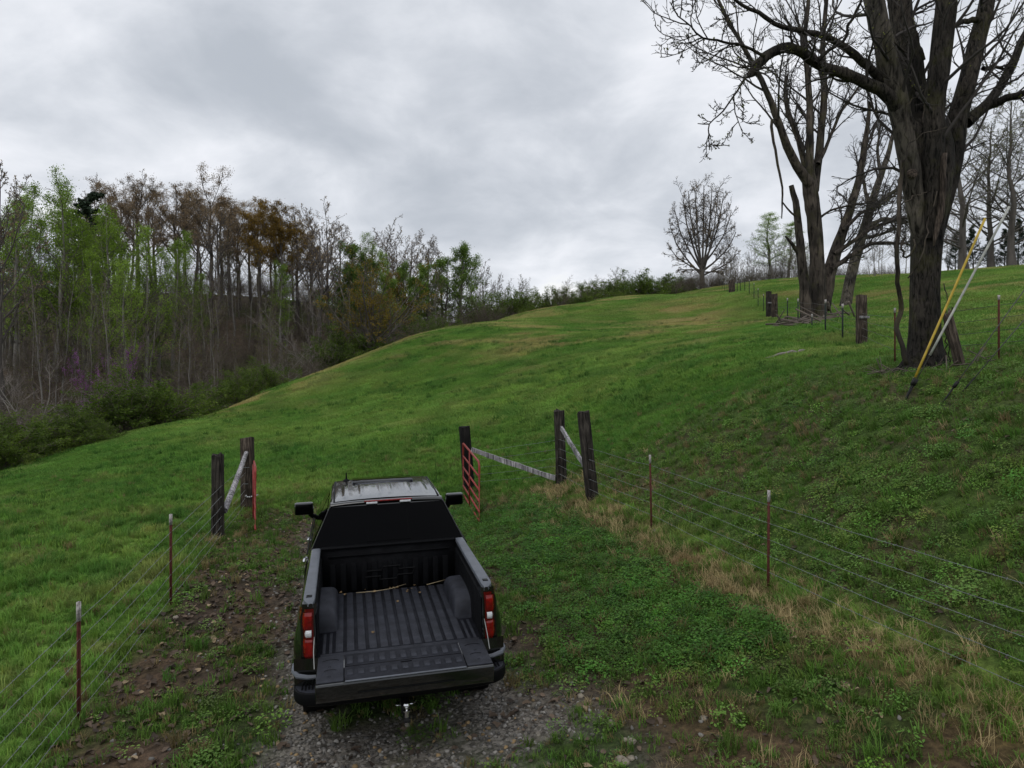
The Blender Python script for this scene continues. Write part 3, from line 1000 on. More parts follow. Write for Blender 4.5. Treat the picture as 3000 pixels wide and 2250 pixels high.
# bed sides
BSEC = [(.955, .50), (.97, .56), (.98, .62), (.985, .70), (.988, .78), (.99, .86), (.992, .94), (.990, 1.02), (.978, 1.09), (.962, 1.16), (.945, 1.23), (.932, 1.30), (.920, 1.36), (.905, 1.405), (.885, 1.428), (.865, 1.430)]
for sd_ in (-1, 1):
    rows = []
    for y_ in np.concatenate([np.linspace(0.0, .12, 6), np.linspace(.16, 1.77, 48)]):
        x2, z2 = belowarch(BSEC, y_, .50)
        inset = .075 * (1 - min(y_ / .12, 1)) ** 2
        rows.append([(sd_ * (x2[k] - inset + flare(y_, z2[k])), y_, z2[k]) for k in range(len(x2))])
    mbx = MB().grid(np.array(rows) if sd_ > 0 else np.array(rows)[:, ::-1])
    # rear corner post beside the tailgate opening
    post = [(sd_ * .915, .0), (sd_ * .86, -.012), (sd_ * .785, -.008), (sd_ * .775, .05)]
    G = [[(px_ - sd_ * 0.02 * (z_ > 1.37), py_, z_) for px_, py_ in post] for z_ in (.62, .8, .9, 1.1, 1.3, 1.38, 1.42)]
    mbx.grid(np.array(G) if sd_ < 0 else np.array(G)[:, ::-1])
    part('bed_side', mbx, 'paint')
    # inner wall of the bed
    G = [[(sd_ * (.775 if z_ < 1.33 else .79), y_, z_) for y_ in np.linspace(.03, 1.76, 12)] for z_ in (.88, 1.0, 1.15, 1.32, 1.335, 1.41)]
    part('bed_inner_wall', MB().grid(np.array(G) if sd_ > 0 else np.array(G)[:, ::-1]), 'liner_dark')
    # rail cap, rounded at its rear end
    ys = np.array([-.02, .0, .03, .06, .10, .20, .6, 1.2, 1.745])
    xo = np.array([.835, .855, .872, .882, .886, .888, .886, .882, .878])
    xi = np.array([.800, .795, .788, .785, .784, .784, .785, .787, .790])
    zt = np.array([1.425, 1.436, 1.442, 1.444, 1.445, 1.445, 1.445, 1.445, 1.445])
    G = []
    for k in range(len(ys)):
        G.append([(sd_ * (xo[k] + .004), ys[k], zt[k] - .03), (sd_ * xo[k], ys[k], zt[k] - .004), (sd_ * (xo[k] - .012), ys[k], zt[k]), (sd_ * (xi[k] + .03), ys[k], zt[k] + .001),
                  (sd_ * (xi[k] + .01), ys[k], zt[k]), (sd_ * xi[k], ys[k], zt[k] - .006), (sd_ * (xi[k] - .002), ys[k], zt[k] - .04)])
    G = np.array(G)
    rc = part('rail_cap', MB().grid(G if sd_ > 0 else G[:, ::-1]), 'cap')
    part('stake_pocket', MB().bbox((sd_ * .836, .125, 1.4462), (.052, .062, .005), .001), 'glass', rc, smooth=False)
    # wheel housing in the bed
    G = []
    for y_ in np.linspace(.60, 1.52, 22):
        q = min(1, abs((y_ - 1.06) / .46))
        hgt = .235 * (1 - q ** 3.2) ** (1 / 3.2)
        rr = []
        for a_ in np.linspace(0, 1, 9):
            ang = a_ * math.pi / 2
            rr.append((sd_ * (.80 - .20 * (1 - (1 - math.cos(ang)) ** 2.2) if False else .80 - .205 * min(1, math.cos(ang) ** .35 if ang < 1.5 else 0)), y_, .895 + hgt * math.sin(ang) ** .45))
        G.append(rr)
    part('wheel_housing', MB().grid(np.array(G) if sd_ < 0 else np.array(G)[:, ::-1]), 'liner', sharp=50)
    # tail lamp
    def lampgrid(z0, z1, x0, x1, yo, nz_=8):
        G = []
        for z_ in np.linspace(z0, z1, nz_):
            k = (z_ - .90) / .47
            xx0 = x0
            row = []
            for a_ in np.linspace(0, 1, 8):
                xx = xx0 + (x1 - xx0) * a_
                bul = .020 * math.sin(math.pi * min(max((z_ - z0) / (z1 - z0), .02), .98)) ** .4
                yy = yo - bul * (1 - a_ ** 4) + (.09 * max(0, a_ - .62) / .38) ** 1.0
                row.append((sd_ * (xx - .012 * max(0, k - .7) * 2), yy, z_))
            G.append(row)
        G = np.array(G)
        return MB().grid(G if sd_ < 0 else G[:, ::-1])
    lamp = part('tail_lamp', lampgrid(.905, 1.375, .800, .927, -.010, 14), 'red_dark')
    part('upper_lens', lampgrid(1.19, 1.345, .815, .926, -.020), 'red_lens', lamp)
    part('reverse_lens', lampgrid(1.115, 1.180, .818, .905, -.024), 'clear_lens', lamp)
    part('lower_lens', lampgrid(.935, 1.100, .812, .926, -.020), 'red_lens', lamp)
    # tailgate cable
    cb = [(sd_ * .795, .01, 1.12), (sd_ * .80, -.12, 1.01), (sd_ * .79, -.28, .925)]
    part('tailgate_cable', MB().tube(cb, .0045, 6), 'cable')

# bed floor with raised ribs
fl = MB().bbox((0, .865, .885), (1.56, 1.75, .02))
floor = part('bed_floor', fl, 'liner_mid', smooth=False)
ribm = MB().bbox((0, 0, 0), (.072, 1.62, .026), .005).mesh('floor_rib', M['liner'], True, 40)
for k in range(12):
    ob('floor_rib', ribm, floor, (-.578 + .105 * k, .885, .898))
for sd_ in (-1, 1):
    for q_ in (.66, .72):
        ob('floor_rib', MB().bbox((0, 0, 0), (.028, .48, .014), .004).mesh('floor_rib', M['liner'], True, 40), floor, (sd_ * q_, .31, .897))
stop = part('threshold_plate', MB().bbox((0, .030, .893), (1.50, .075, .022), .006), 'liner', floor)
# front wall of the bed
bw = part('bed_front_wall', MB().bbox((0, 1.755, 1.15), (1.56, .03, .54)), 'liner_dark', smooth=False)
vr = MB().bbox((0, 0, 0), (.066, .022, .33), .007).mesh('wall_ridge', M['liner_dark'], True, 40)
for k in range(12):
    ob('wall_ridge', vr, bw, (-.66 + .12 * k, 1.735, 1.08))
part('wall_crease', MB().bbox((0, 1.735, 1.335), (1.42, .022, .018), .006), 'trim', bw)
part('wall_top_cap', MB().bbox((0, 1.755, 1.435), (1.56, .075, .022), .008), 'trim', bw)
# pressed emblem shape on the front wall
em = MB()
bt = [(-.27, .035), (-.10, .035), (-.085, .075), (.115, .075), (.10, .035), (.29, .035), (.26, -.035), (.09, -.035), (.075, -.075), (-.125, -.075), (-.11, -.035), (-.30, -.035)]
for k in range(12):
    a_, b_ = bt[k], bt[(k + 1) % 12]
    em.tube([(a_[0], 1.722, 1.10 + a_[1]), (b_[0], 1.722, 1.10 + b_[1])], .008, 6)
part('pressed_emblem', em, 'trim', bw)

# tailgate, folded down
tg = MB()
G = []
prof = [(.0, .875), (-.01, .902), (-.54, .902), (-.557, .898), (-.562, .885), (-.558, .845), (-.550, .80), (-.538, .755), (-.520, .728), (-.48, .715), (-.25, .725), (-.05, .77), (0, .82)]
for x_ in np.concatenate([[-.772, -.768], np.linspace(-.74, .74, 20), [.768, .772]]):
    k = 1 - .012 * (abs(x_) > .77)
    taper = (1 - sstep(.0, .06, abs(x_) - .70)) * .02
    G.append([(x_, y_ * k, z_ * k + .0) for y_, z_ in prof])
tg.grid(np.array(G), close=True)
n0 = len(prof)
for e_, o_ in ((0, 1), ((len(G) - 1) * n0, -1)):
    V_ = np.array(G[0] if e_ == 0 else G[-1])
    tg.add(np.concatenate([V_, V_.mean(0, keepdims=True)]), None, [((i, (i + 1) % n0, n0) if o_ > 0 else ((i + 1) % n0, i, n0)) for i in range(n0)])
gate = part('tailgate', tg, 'paint', sharp=25)
part('inner_panel', MB().bbox((0, -.272, .905), (1.06, .525, .012), .003), 'liner_mid', gate)
for sd_ in (-1, 1):
    sp = part('side_panel', MB().bbox((sd_ * .652, -.272, .906), (.228, .525, .012), .003), 'liner', gate)
    for yy, rr in ((-.15, .085), (-.33, .06)):
        a_ = np.linspace(.25 * math.pi, .75 * math.pi, 9)
        part('pressed_arc', MB().tube(np.stack([sd_ * .652 + rr * 1.2 * np.cos(a_), yy + rr * np.sin(a_) - .03, np.full(9, .912)], -1), .0035, 6), 'glass', gate)
    for yy in (-.24, -.43):
        part('panel_hole', MB().lathe([(.908, .0), (.913, .012), (.913, .013), (.908, .015)], 'z', 12, (sd_ * .66, yy, 0)), 'glass', gate)
pad1 = MB().bbox((0, 0, 0), (.052, .155, .018), .003).mesh('pad', M['liner'], False)
pad2 = MB().bbox((0, 0, 0), (.052, .100, .016), .003).mesh('pad', M['liner'], False)
for k in range(11):
    ob('pad', pad1, gate, (-.483 + .0965 * k, -.145, .909))
    ob('pad', pad2, gate, (-.483 + .0965 * k, -.395, .909))
part('seam', MB().bbox((0, -.268, .9112), (1.05, .007, .003)).bbox((-.534, -.42, .9122), (.007, .26, .003)).bbox((.534, -.42, .9122), (.007, .26, .003)), 'glass', gate, smooth=False)
part('latch_slot', MB().bbox((.015, -.305, .9125), (.10, .014, .003)), 'glass', gate, smooth=False)
part('edge_trim', MB().bbox((0, -.549, .9075), (1.05, .020, .010), .003), 'cap', gate)
part('edge_lip', MB().bbox((0, -.553, .802), (.84, .012, .010), .003), 'trim', gate)

# rear bumper with corner steps
def bump_loft(prof, z0, z1):
    return np.array([[(x_, y_, z0) for x_, y_ in prof], [(x_, y_, z1) for x_, y_ in prof]])


oy = [(-.985, .22), (-.995, .02), (-.985, -.07), (-.95, -.14), (-.88, -.19), (-.70, -.225), (-.35, -.24), (0, -.245)]
oy = oy + [(-a, b) for a, b in oy[-2::-1]]
bm_ = MB()
G = []
for z_, ex in ((.50, -.16), (.525, -.06), (.55, -.015), (.585, .0), (.635, .0), (.66, -.006), (.668, -.022)):
    G.append([(x_ * (1 + ex * .5), y_ - ex * (1 if y_ < 0 else 0) * .8, z_) for x_, y_ in oy])
bm_.grid(np.array(G))
bump = part('rear_bumper', bm_, 'trim')
tp = MB()
G = [[(x_ * .985, min(y_ + .018, .2), .667) for x_, y_ in oy], [(x_ * .90, .10, .672) for x_, y_ in oy]]
tp.grid(np.array(G))
part('bumper_top', tp, 'liner', bump)
for sd_ in (-1, 1):
    stp = MB()
    for i in range(6):
        for j_ in range(7):
            stp.bbox((sd_ * (.76 + .030 * i), -.12 + .030 * j_ + .012 * (i % 2), .677), (.017, .017, .008), .003)
    part('step_tread', stp, 'trim', bump)
    # body lip above the bumper
    part('bumper_lip', MB().tube([(sd_ * .995, .16, .80), (sd_ * .99, .03, .79), (sd_ * .95, -.045, .775), (sd_ * .86, -.075, .765), (sd_ * .775, -.08, .765)], [.016, .022, .024, .022, .018], 8), 'cap', bump)
    part('lower_corner', MB().grid(np.array([[(sd_ * .985, .0, z_), (sd_ * .93, -.02, z_), (sd_ * .80, -.03, z_), (sd_ * .76, -.03, z_)][::sd_] for z_ in (.62, .78, .92)])), 'paint', bump)
hit = part('tow_hitch', MB().bbox((0, -.16, .46), (.08, .28, .08), .01).bbox((0, -.36, .43), (.06, .18, .035), .008).bbox((0, -.28, .445), (.055, .05, .06), .006), 'steel')
part('hitch_ball', MB().lathe([(.44, .0), (.44, .020), (.49, .019), (.495, .032), (.505, .032), (.515, .017), (.53, .018), (.54, .026), (.555, .032), (.57, .026), (.58, .010), (.582, 0)], 'z', 20, (0, -.41, .01)), 'chrome', hit)
part('ball_shank', MB().lathe([(.36, .0), (.36, .022), (.40, .022), (.40, .012), (.43, .012)], 'z', 16, (0, -.41, .01)), 'chrome', hit)
part('hitch_pin', MB().tube([(-.09, -.2, .47), (-.07, -.2, .46), (.07, -.2, .46), (.10, -.215, .485)], .007, 8), 'chrome', hit)
part('frame_rail', MB().bbox((-.42, 2.5, .52), (.09, 5.0, .14)).bbox((.42, 2.5, .52), (.09, 5.0, .14)).bbox((0, .1, .52), (.9, .08, .1)).bbox((0, 1.06, .42), (1.5, .12, .12), .03), 'steel', smooth=False)
part('underbed', MB().bbox((0, .88, .80), (1.5, 1.7, .10)), 'steel', smooth=False)

# cab and front clip
CS = [(.88, .45), (.965, .50), (.975, .62), (.978, .76), (.982, .92), (.985, 1.06), (.978, 1.18), (.958, 1.27), (.938, 1.325), (.905, 1.40), (.835, 1.55), (.762, 1.70), (.715, 1.80), (.690, 1.855), (.672, 1.885), (.655, 1.897), (.60, 1.906), (.40, 1.918), (.20, 1.924), (0, 1.926)]
HS = [(.88, .45), (.965, .50), (.975, .62), (.978, .76), (.982, .92), (.985, 1.06), (.972, 1.16), (.945, 1.22), (.92, 1.255), (.89, 1.275), (.85, 1.29), (.80, 1.30), (.74, 1.31), (.66, 1.315), (.55, 1.32), (.46, 1.325), (.36, 1.33), (.24, 1.335), (.12, 1.338), (0, 1.34)]
CSa, HSa = np.array(CS), np.array(HS)
YS = np.concatenate([[1.79, 1.83, 1.90], np.linspace(2.0, 3.35, 14), np.linspace(3.42, 4.30, 12), np.linspace(4.33, 5.5, 22), [5.6, 5.68, 5.72]])
rows = []
for y_ in YS:
    f = float(np.clip((y_ - 3.40) / .90, 0, 1))
    sec = CSa * (1 - f) + HSa * f
    sec = sec.copy()
    if y_ <= 3.4:
        arch = .016 * (1 - ((y_ - 2.7) / .75) ** 2)
        sec[14:, 1] += max(arch, -.005)
    if y_ > 4.3:
        k = (y_ - 4.3) / 1.42
        sec[6:, 1] -= .10 * k ** 2
        sec[:, 0] *= 1 - .10 * k ** 3
        if y_ > 5.55:
            q = (y_ - 5.55) / .17
            sec[6:, 1] -= .22 * q ** 2
            sec[:, 0] *= 1 - .03 * q
    x2, z2 = belowarch([tuple(p_) for p_ in sec], y_, .45)
    w = max(0.0, 1 - (y_ - 1.79) / 1.0)
    row = []
    for k in range(len(x2)):
        yy = y_ + (max(0, z2[k] - 1.40) * .42) * w ** 1.5
        row.append((x2[k] + (flare(y_, z2[k]) if z2[k] < 1.1 else 0), yy, z2[k]))
    rows.append(row)
rows = np.array(rows)
mir = rows.copy()
mir[:, :, 0] *= -1
full = np.concatenate([mir, rows[:, ::-1][:, 1:]], 1)
cb = MB().grid(full)
b0 = full[0]
h_ = len(b0) // 2
cb.grid(np.array([[b0[k], b0[-1 - k]] for k in range(h_ + 1)]))
b1 = full[-1]
cb.grid(np.array([[b1[-1 - k], b1[k]] for k in range(h_ + 1)]))
cab = part('cab_body', cb, 'paint', sharp=28)


def cabx(z):
    return float(np.interp(z, CSa[:16, 1], CSa[:16, 0]))


# rear window and its black surround
G = []
for z_ in np.linspace(1.425, 1.862, 9):
    yb = 1.79 + .42 * (z_ - 1.40) - .006
    xe = cabx(z_) - .006
    G.append([(xe * a_, yb, z_) for a_ in np.linspace(-1, 1, 9)])
rw = part('rear_window', MB().grid(np.array(G)), 'glass')
part('centre_pane_frame', MB().tube([(-.24, 1.815, 1.47), (-.225, 1.955, 1.80)], .004, 6).tube([(.24, 1.815, 1.47), (.225, 1.955, 1.80)], .004, 6).tube([(-.26, 1.808, 1.465), (.26, 1.808, 1.465)], .003, 6), 'glass', rw)
# roof skin with its pressed ribs
G = []
for y_ in np.linspace(2.035, 3.40, 36):
    row = []
    for x_ in np.linspace(-.645, .645, 87):
        z_ = float(np.interp(abs(x_), [0, .2, .4, .6, .655], [1.926, 1.924, 1.918, 1.906, 1.897])) + .016 * (1 - ((y_ - 2.7) / .75) ** 2) + .007
        env = float(sstep(2.10, 2.28, y_) * (1 - sstep(2.92, 3.02, y_)))
        for c_ in (-.50, -.30, -.06, .06, .30, .50):
            z_ += .0075 * env * math.exp(-((x_ - c_) / .020) ** 2)
        row.append((x_, y_, z_))
    G.append(row)
roof = part('roof_panel', MB().grid(np.array(G)[:, ::-1]), 'paint', sharp=60)
for sd_ in (-1, 1):
    part('drip_channel', MB().bbox((sd_ * .628, 2.70, 1.9175), (.020, 1.30, .014), .004, Matrix.Rotation(0, 4, 'X')), 'trim', roof)
part('sunroof', MB().bbox((0, 3.17, 1.9485), (.80, .42, .010), .004, Matrix.Rotation(math.radians(-1.0), 4, 'X')), 'glass', roof)
sr = [(-.39, 3.38), (-.405, 3.05), (-.40, 2.985), (-.36, 2.965), (0, 2.955), (.36, 2.965), (.40, 2.985), (.405, 3.05), (.39, 3.38)]
part('sunroof_seal', MB().tube([(a_, b_, 1.9515 - .02 * (abs(a_) / .4) ** 2 * .5) for a_, b_ in sr], .0055, 6), 'cap', roof)
part('roof_seam', MB().tube([(-.62, 2.075, 1.912), (-.42, 2.085, 1.924), (-.36, 2.10, 1.928), (-.2, 2.10, 1.934), (.2, 2.10, 1.934), (.36, 2.10, 1.928), (.42, 2.085, 1.924), (.62, 2.075, 1.912)], .003, 5), 'glass', roof)
# trailing edge of the roof
G = []
for x_ in np.linspace(-.668, .668, 31):
    dz = -.022 * abs(x_ / .668) ** 3
    G.append([(x_, 2.06, 1.925 + dz * .8), (x_, 2.0, 1.922 + dz), (x_, 1.972, 1.912 + dz), (x_, 1.966, 1.900 + dz), (x_, 1.985, 1.872 + dz * .6)])
part('roof_edge', MB().grid(np.array(G)), 'paint', sharp=50)
hb = part('high_brake_lamp', MB().bbox((.012, 1.972, 1.912), (.575, .040, .020), .008, Matrix.Rotation(math.radians(-12), 4, 'X')), 'red_lens')
for x_ in (-.185, .215):
    part('cargo_lamp', MB().bbox((x_, 1.958, 1.892), (.135, .022, .026), .008), 'clear_lens', hb)
part('roof_antenna', MB().lathe([(1.93, .0), (1.93, .045), (1.945, .04), (1.955, .018), (1.96, .012), (2.04, .008), (2.045, 0)], 'z', 14, (-.48, 3.36, -.01)), 'trim')
part('whip_antenna', MB().tube([(.93, 4.45, 1.24), (.91, 4.43, 1.55), (.885, 4.40, 2.0)], [.004, .003, .002], 5), 'trim')
# side windows, windscreen
for sd_ in (-1, 1):
    for y0, y1, t1 in ((1.98, 2.84, 0), (2.93, 3.98, .55)):
        G = []
        for z_ in np.linspace(1.345, 1.825, 6):
            k = (z_ - 1.345) / .48
            ya = y0 + (.14 * k if y0 < 2.5 else 0)
            yb = y1 - t1 * k
            G.append([(sd_ * (cabx(z_) + .007), yy, z_) for yy in np.linspace(ya, yb, 6)])
        G = np.array(G)
        part('side_window', MB().grid(G if sd_ < 0 else G[:, ::-1]), 'glass')
    for y_ in (2.24, 3.24):
        part('door_handle', MB().bbox((sd_ * 1.003, y_, 1.185), (.032, .20, .034), .010).bbox((sd_ * .99, y_ + .07, 1.185), (.03, .03, .03), .004), 'chrome')
    part('belt_moulding', MB().tube([(sd_ * .951, 1.92, 1.338), (sd_ * .953, 3.0, 1.338), (sd_ * .955, 4.05, 1.330)], .009, 6), 'chrome' if False else 'trim')
    # door mirror
    mr = part('door_mirror', MB().bbox((sd_ * 1.085, 3.80, 1.475), (.27, .10, .185), .035), 'paint')
    part('mirror_glass', MB().bbox((sd_ * 1.085, 3.747, 1.475), (.225, .006, .140), .002), 'glass', mr)
    part('mirror_arm', MB().tube([(sd_ * .945, 3.86, 1.335), (sd_ * .99, 3.83, 1.37), (sd_ * 1.03, 3.81, 1.42)], [.035, .032, .030], 8), 'trim', mr)
    part('sill_step', MB().tube([(sd_ * 1.0, 1.75, .40), (sd_ * 1.03, 1.9, .38), (sd_ * 1.03, 4.0, .38), (sd_ * 1.0, 4.15, .40)], .045, 10), 'trim')
    part('head_lamp', MB().bbox((sd_ * .74, 5.60, 1.0), (.30, .16, .20), .03), 'clear_lens')
G = []
for k in np.linspace(.06, .95, 8):
    y_ = 3.40 + .90 * k
    sec = CSa * (1 - k) + HSa * k
    z_ = sec[17:, 1].max()
    xe = sec[15, 0] * (1 - k) + (.80) * k
    G.append([(xe * a_, y_, float(np.interp(abs(xe * a_), sec[::-1][:8, 0], sec[::-1][:8, 1])) + .008) for a_ in np.linspace(-1, 1, 11)])
part('windscreen', MB().grid(np.array(G)[:, ::-1]), 'glass')
part('grille', MB().bbox((0, 5.71, .90), (1.25, .05, .36), .02).bbox((0, 5.70, .58), (1.8, .10, .20), .04), 'trim')
for sd_ in (-1, 1):
    for a in AX:
        wh = part('wheel', MB().lathe([(-.125, .20), (-.138, .30), (-.135, .36), (-.115, .395), (-.09, .408), (-.03, .411), (.03, .411), (.09, .408), (.115, .395), (.135, .36), (.138, .30), (.125, .20)], 'x', 40), 'rubber')
        wh.location = (sd_ * .865, a, .408)
        rim = MB().lathe([(sd_ * .10, .245), (sd_ * .118, .24), (sd_ * .09, .20), (sd_ * .05, .16), (sd_ * .07, .06), (sd_ * .075, 0)], 'x', 30)
        part('rim', rim, 'alloy', wh)
        for k in range(6):
            an = k * math.pi / 3
            part('spoke', MB().tube([(sd_ * .085, .05 * math.cos(an), .05 * math.sin(an)), (sd_ * .105, .235 * math.cos(an), .235 * math.sin(an))], [.028, .02], 6), 'alloy', wh)
        part('arch_liner', MB().lathe([(sd_ * -.22, .49), (sd_ * .10, .49)], 'x', 30, (sd_ * .865, a, .42)), 'trim')
# litter lying in the bed: leaves against the front wall and a twig
bl = MB()
for k in range(17):
    a0 = rng.uniform(0, 6.28)
    r_ = rng.uniform(.006, .019)
    c_ = (rng.uniform(-.62, .35), 1.70 - abs(rng.normal(0, .09)), .916 + rng.uniform(0, .012)) if k < 15 else (rng.uniform(-.3, .3), rng.uniform(.4, 1.4), .916)
    aa = a0 + np.linspace(0, 2 * np.pi, 6, endpoint=False)
    V_ = np.stack([c_[0] + r_ * np.cos(aa), c_[1] + r_ * 1.4 * np.sin(aa), c_[2] + rng.uniform(0, .012, 6)], -1)
    bl.add(np.concatenate([V_, [[c_[0], c_[1], c_[2] + .004]]]), None, [(i, (i + 1) % 6, 6) for i in range(6)])
bme = bl.mesh('leaf_litter', plain('tan_leaf', (.20, .13, .06), .8, var=.5, vscale=14), False)
lt = ob('leaf_litter', bme, label='tan leaf scraps lying in the truck bed against its front wall', cat='leaves', kind='stuff')
lt.matrix_basis = TM
tw = ob('twig', MB().tube([(-.40, 1.62, .925), (-.2, 1.60, .93), (.0, 1.64, .93), (.18, 1.70, .95)], [.005, .005, .004, .002], 6).tube([(.42, 1.66, .93), (.65, 1.69, .96)], [.005, .003], 6).mesh('twig', plain('pale_twig', (.34, .27, .16), .8), True), label='thin pale twig lying across the front of the truck bed', cat='twig')
tw.matrix_basis = TM

# ------------------------------------------------------------------ fences and gates
def wood_mat(name, dark, light):
    m, nt, b, L = new_mat(name)
    b.inputs['Roughness'].default_value = .9
    b.inputs['Specular IOR Level'].default_value = .2
    n = noise_node(nt, 1.0, 6, .7, mscale=(28, 28, 2.2))
    n2 = noise_node(nt, 3.0, 3, .5)
    r = ramp(nt, n.outputs['Fac'], [(.36, tuple(np.array(dark) * .3)), (.47, dark), (.66, light)])
    r2 = ramp(nt, n2.outputs['Fac'], [(.35, (.6, .6, .6)), (.68, (1.3, 1.3, 1.3))])
    mx = N(nt, 'ShaderNodeMix', data_type='RGBA', blend_type='MULTIPLY')
    mx.inputs[0].default_value = 1
    L.new(r.outputs[0], mx.inputs[6])
    L.new(r2.outputs[0], mx.inputs[7])
    L.new(mx.outputs[2], b.inputs['Base Color'])
    bp = N(nt, 'ShaderNodeBump')
    bp.inputs['Strength'].default_value = .9
    bp.inputs['Distance'].default_value = .012
    L.new(n.outputs['Fac'], bp.inputs['Height'])
    L.new(bp.outputs[0], b.inputs['Normal'])
    return m


M['tie_dark'] = wood_mat('creosoted_wood', (.026, .022, .019), (.085, .073, .062))
M['tie_black'] = wood_mat('blackened_wood', (.010, .009, .009), (.024, .021, .019))
M['tie_brown'] = wood_mat('weathered_brown_wood', (.050, .038, .030), (.16, .125, .10))
M['board'] = wood_mat('weathered_grey_board', (.24, .23, .235), (.58, .56, .57))
M['tpost'] = plain('rusty_red_steel', (.105, .026, .018), .8, var=.35, vscale=14, bump=.3, bscale=60)
M['tpost_green'] = plain('dark_green_steel', (.014, .024, .018), .7, var=.3, vscale=12)
M['white_tip'] = plain('chipped_white_paint', (.40, .37, .35), .7, var=.5, vscale=30)
M['wire'] = plain('galvanised_wire', (.22, .235, .24), .55, metal=.2)
M['wire_old'] = plain('old_wire', (.10, .095, .09), .7, metal=.3)
M['gate_red'] = plain('faded_red_gate_paint', (.27, .028, .022), .5, var=.35, vscale=9)


def post_mesh(h, w, d, seed, sink=.35, top_wear=.02):
    """squared timber with rounded, chipped corners"""
    r = np.random.default_rng(seed)
    zs = np.concatenate([[-sink], np.linspace(0, h, 9)])
    n = 12
    G = []
    a = np.linspace(0, 2 * np.pi, n, endpoint=False) + math.pi / 4
    base = np.stack([np.sign(np.cos(a)) * np.abs(np.cos(a)) ** .55, np.sign(np.sin(a)) * np.abs(np.sin(a)) ** .55], -1) * .56
    jit = r.normal(0, .022, (n, 2))
    for z in zs:
        k = 1 - .05 * max(z, 0) / h
        q = (base + jit + r.normal(0, .012, (n, 2))) * np.array([w, d]) * k
        G.append(np.concatenate([q, np.full((n, 1), z) + (r.normal(0, top_wear, (n, 1)) if z == zs[-1] else 0)], 1))
    mbx = MB().grid(np.array(G), close=True)
    top = G[-1]
    mbx.add(np.concatenate([top, top.mean(0, keepdims=True) + [[0, 0, .006]]]), None, [(i, (i + 1) % n, n) for i in range(n)])
    return mbx


def set_post(fence, name, base, top, w, d, mat, seed, yaw=0.0):
    base, top = np.asarray(base, float), np.asarray(top, float)
    h = np.linalg.norm(top - base)
    o = ob(name, post_mesh(h, w, d, seed).mesh(name, M[mat], True, 40), fence)
    zax = Vector(nz(top - base))
    o.matrix_basis = Matrix.Translation(Vector(base)) @ Vector((0, 0, 1)).rotation_difference(zax).to_matrix().to_4x4() @ Matrix.Rotation(yaw, 4, 'Z')
    return o


def tpost_mesh(h, mat):
    mbx = MB()
    if mat == 'tpost_green':
        return MB().bbox((0, 0, h / 2 - .2), (.055, .02, h + .4)).bbox((0, -.02, h / 2 - .2), (.02, .045, h + .4)).mesh('t_post', M[mat], False)
    mbx.bbox((0, 0, h / 2 - .2), (.034, .006, h + .4))
    mbx.bbox((0, -.017, h / 2 - .2), (.006, .028, h + .4))
    for k in range(int(h / .055)):
        mbx.bbox((0, .006, .06 + k * .055), (.012, .008, .016))
    return mbx.mesh('t_post', M[mat], False)


TPM = {}


def set_tpost(fence, base, h, mat, tip, lean=(0, 0)):
    key = (round(h, 2), mat)
    if key not in TPM:
        TPM[key] = tpost_mesh(h, mat)
    o = ob('t_post', TPM[key], fence)
    zax = Vector((lean[0], lean[1], 1)).normalized()
    o.matrix_basis = Matrix.Translation(Vector(base)) @ Vector((0, 0, 1)).rotation_difference(zax).to_matrix().to_4x4() @ Matrix.Rotation(random.uniform(-.5, .5), 4, 'Z')
    if tip:
        kk = 1.7 if mat == 'tpost_green' else 1.0
        tm = MB().bbox((0, 0, h - tip / 2 + .002), (.038 * kk, .010 * kk + .006 * (kk - 1), tip)).bbox((0, -.017 * kk, h - tip / 2 + .002), (.014 * kk, .032 * kk, tip)).mesh('painted_tip', M['white_tip'], False)
        ob('painted_tip', tm, o)
    return o


def strand(fence, pts, rad, mat, sag=.015, barb=.12, seed=1):
    """barbed strand through the posts"""
    r = np.random.default_rng(seed)
    pts = np.array(pts)
    out = [pts[0]]
    for a, b in zip(pts[:-1], pts[1:]):
        n = max(3, int(np.linalg.norm(b - a) / .6))
        for k in range(1, n + 1):
            f = k / n
            p = a + (b - a) * f
            p[2] -= sag * 4 * f * (1 - f)
            if k < n:
                p += r.normal(0, .006, 3)
            out.append(p)
    P = np.array(out)
    mbx = MB().tube(P, rad, 5)
    if barb:
        d = np.concatenate([[0], np.cumsum(np.linalg.norm(np.diff(P, axis=0), axis=1))])
        ts = np.arange(.05, d[-1], barb)
        C = np.stack([np.interp(ts, d, P[:, k]) for k in range(3)], -1)
        dirv = nz(r.normal(0, 1, C.shape))
        V, Qb = tubes(np.stack([C - dirv * .016, C, C + dirv * .016], 1), np.full((len(C), 3), rad * .8), 3)
        mbx.add(V, Qb)
    return ob('wire_strand', mbx.mesh('wire_strand', M[mat], True), fence)


# left-hand fence
LFence = ob('wire_fence', None, loc=None, label='barbed wire fence with rusty posts running to the left gate post', cat='fence', group='barbed wire fences')
pA, pH = gp(-6.07, 14.5), gp(-6.5, 17.3)
t1, t2, t0 = gp(-4.43, 7.2), gp(-5.04, 10.4), gp(-3.75, 3.6)
set_post(LFence, 'wooden_post', pA, pA + [0, 0, 1.73], .21, .22, 'tie_dark', 1, .2)
set_post(LFence, 'gate_post', pH, pH + [-.02, 0, 1.74], .29, .28, 'tie_brown', 2, .1)
set_tpost(LFence, t1, 1.25, 'tpost', .20)
set_tpost(LFence, t2, 1.36, 'tpost', .16)
set_tpost(LFence, t0, 1.25, 'tpost', .20)
brA, brB = pA + [.10, .10, .55], pH + [.02, -.15, 1.38]
ob('brace_pole', MB().tube([brA, brA + (brB - brA) * .5 + [.02, 0, .02], brB], [.065, .06, .05], 9).mesh('brace_pole', M['board'], True, 40), LFence, label='bleached round brace pole between the two posts')
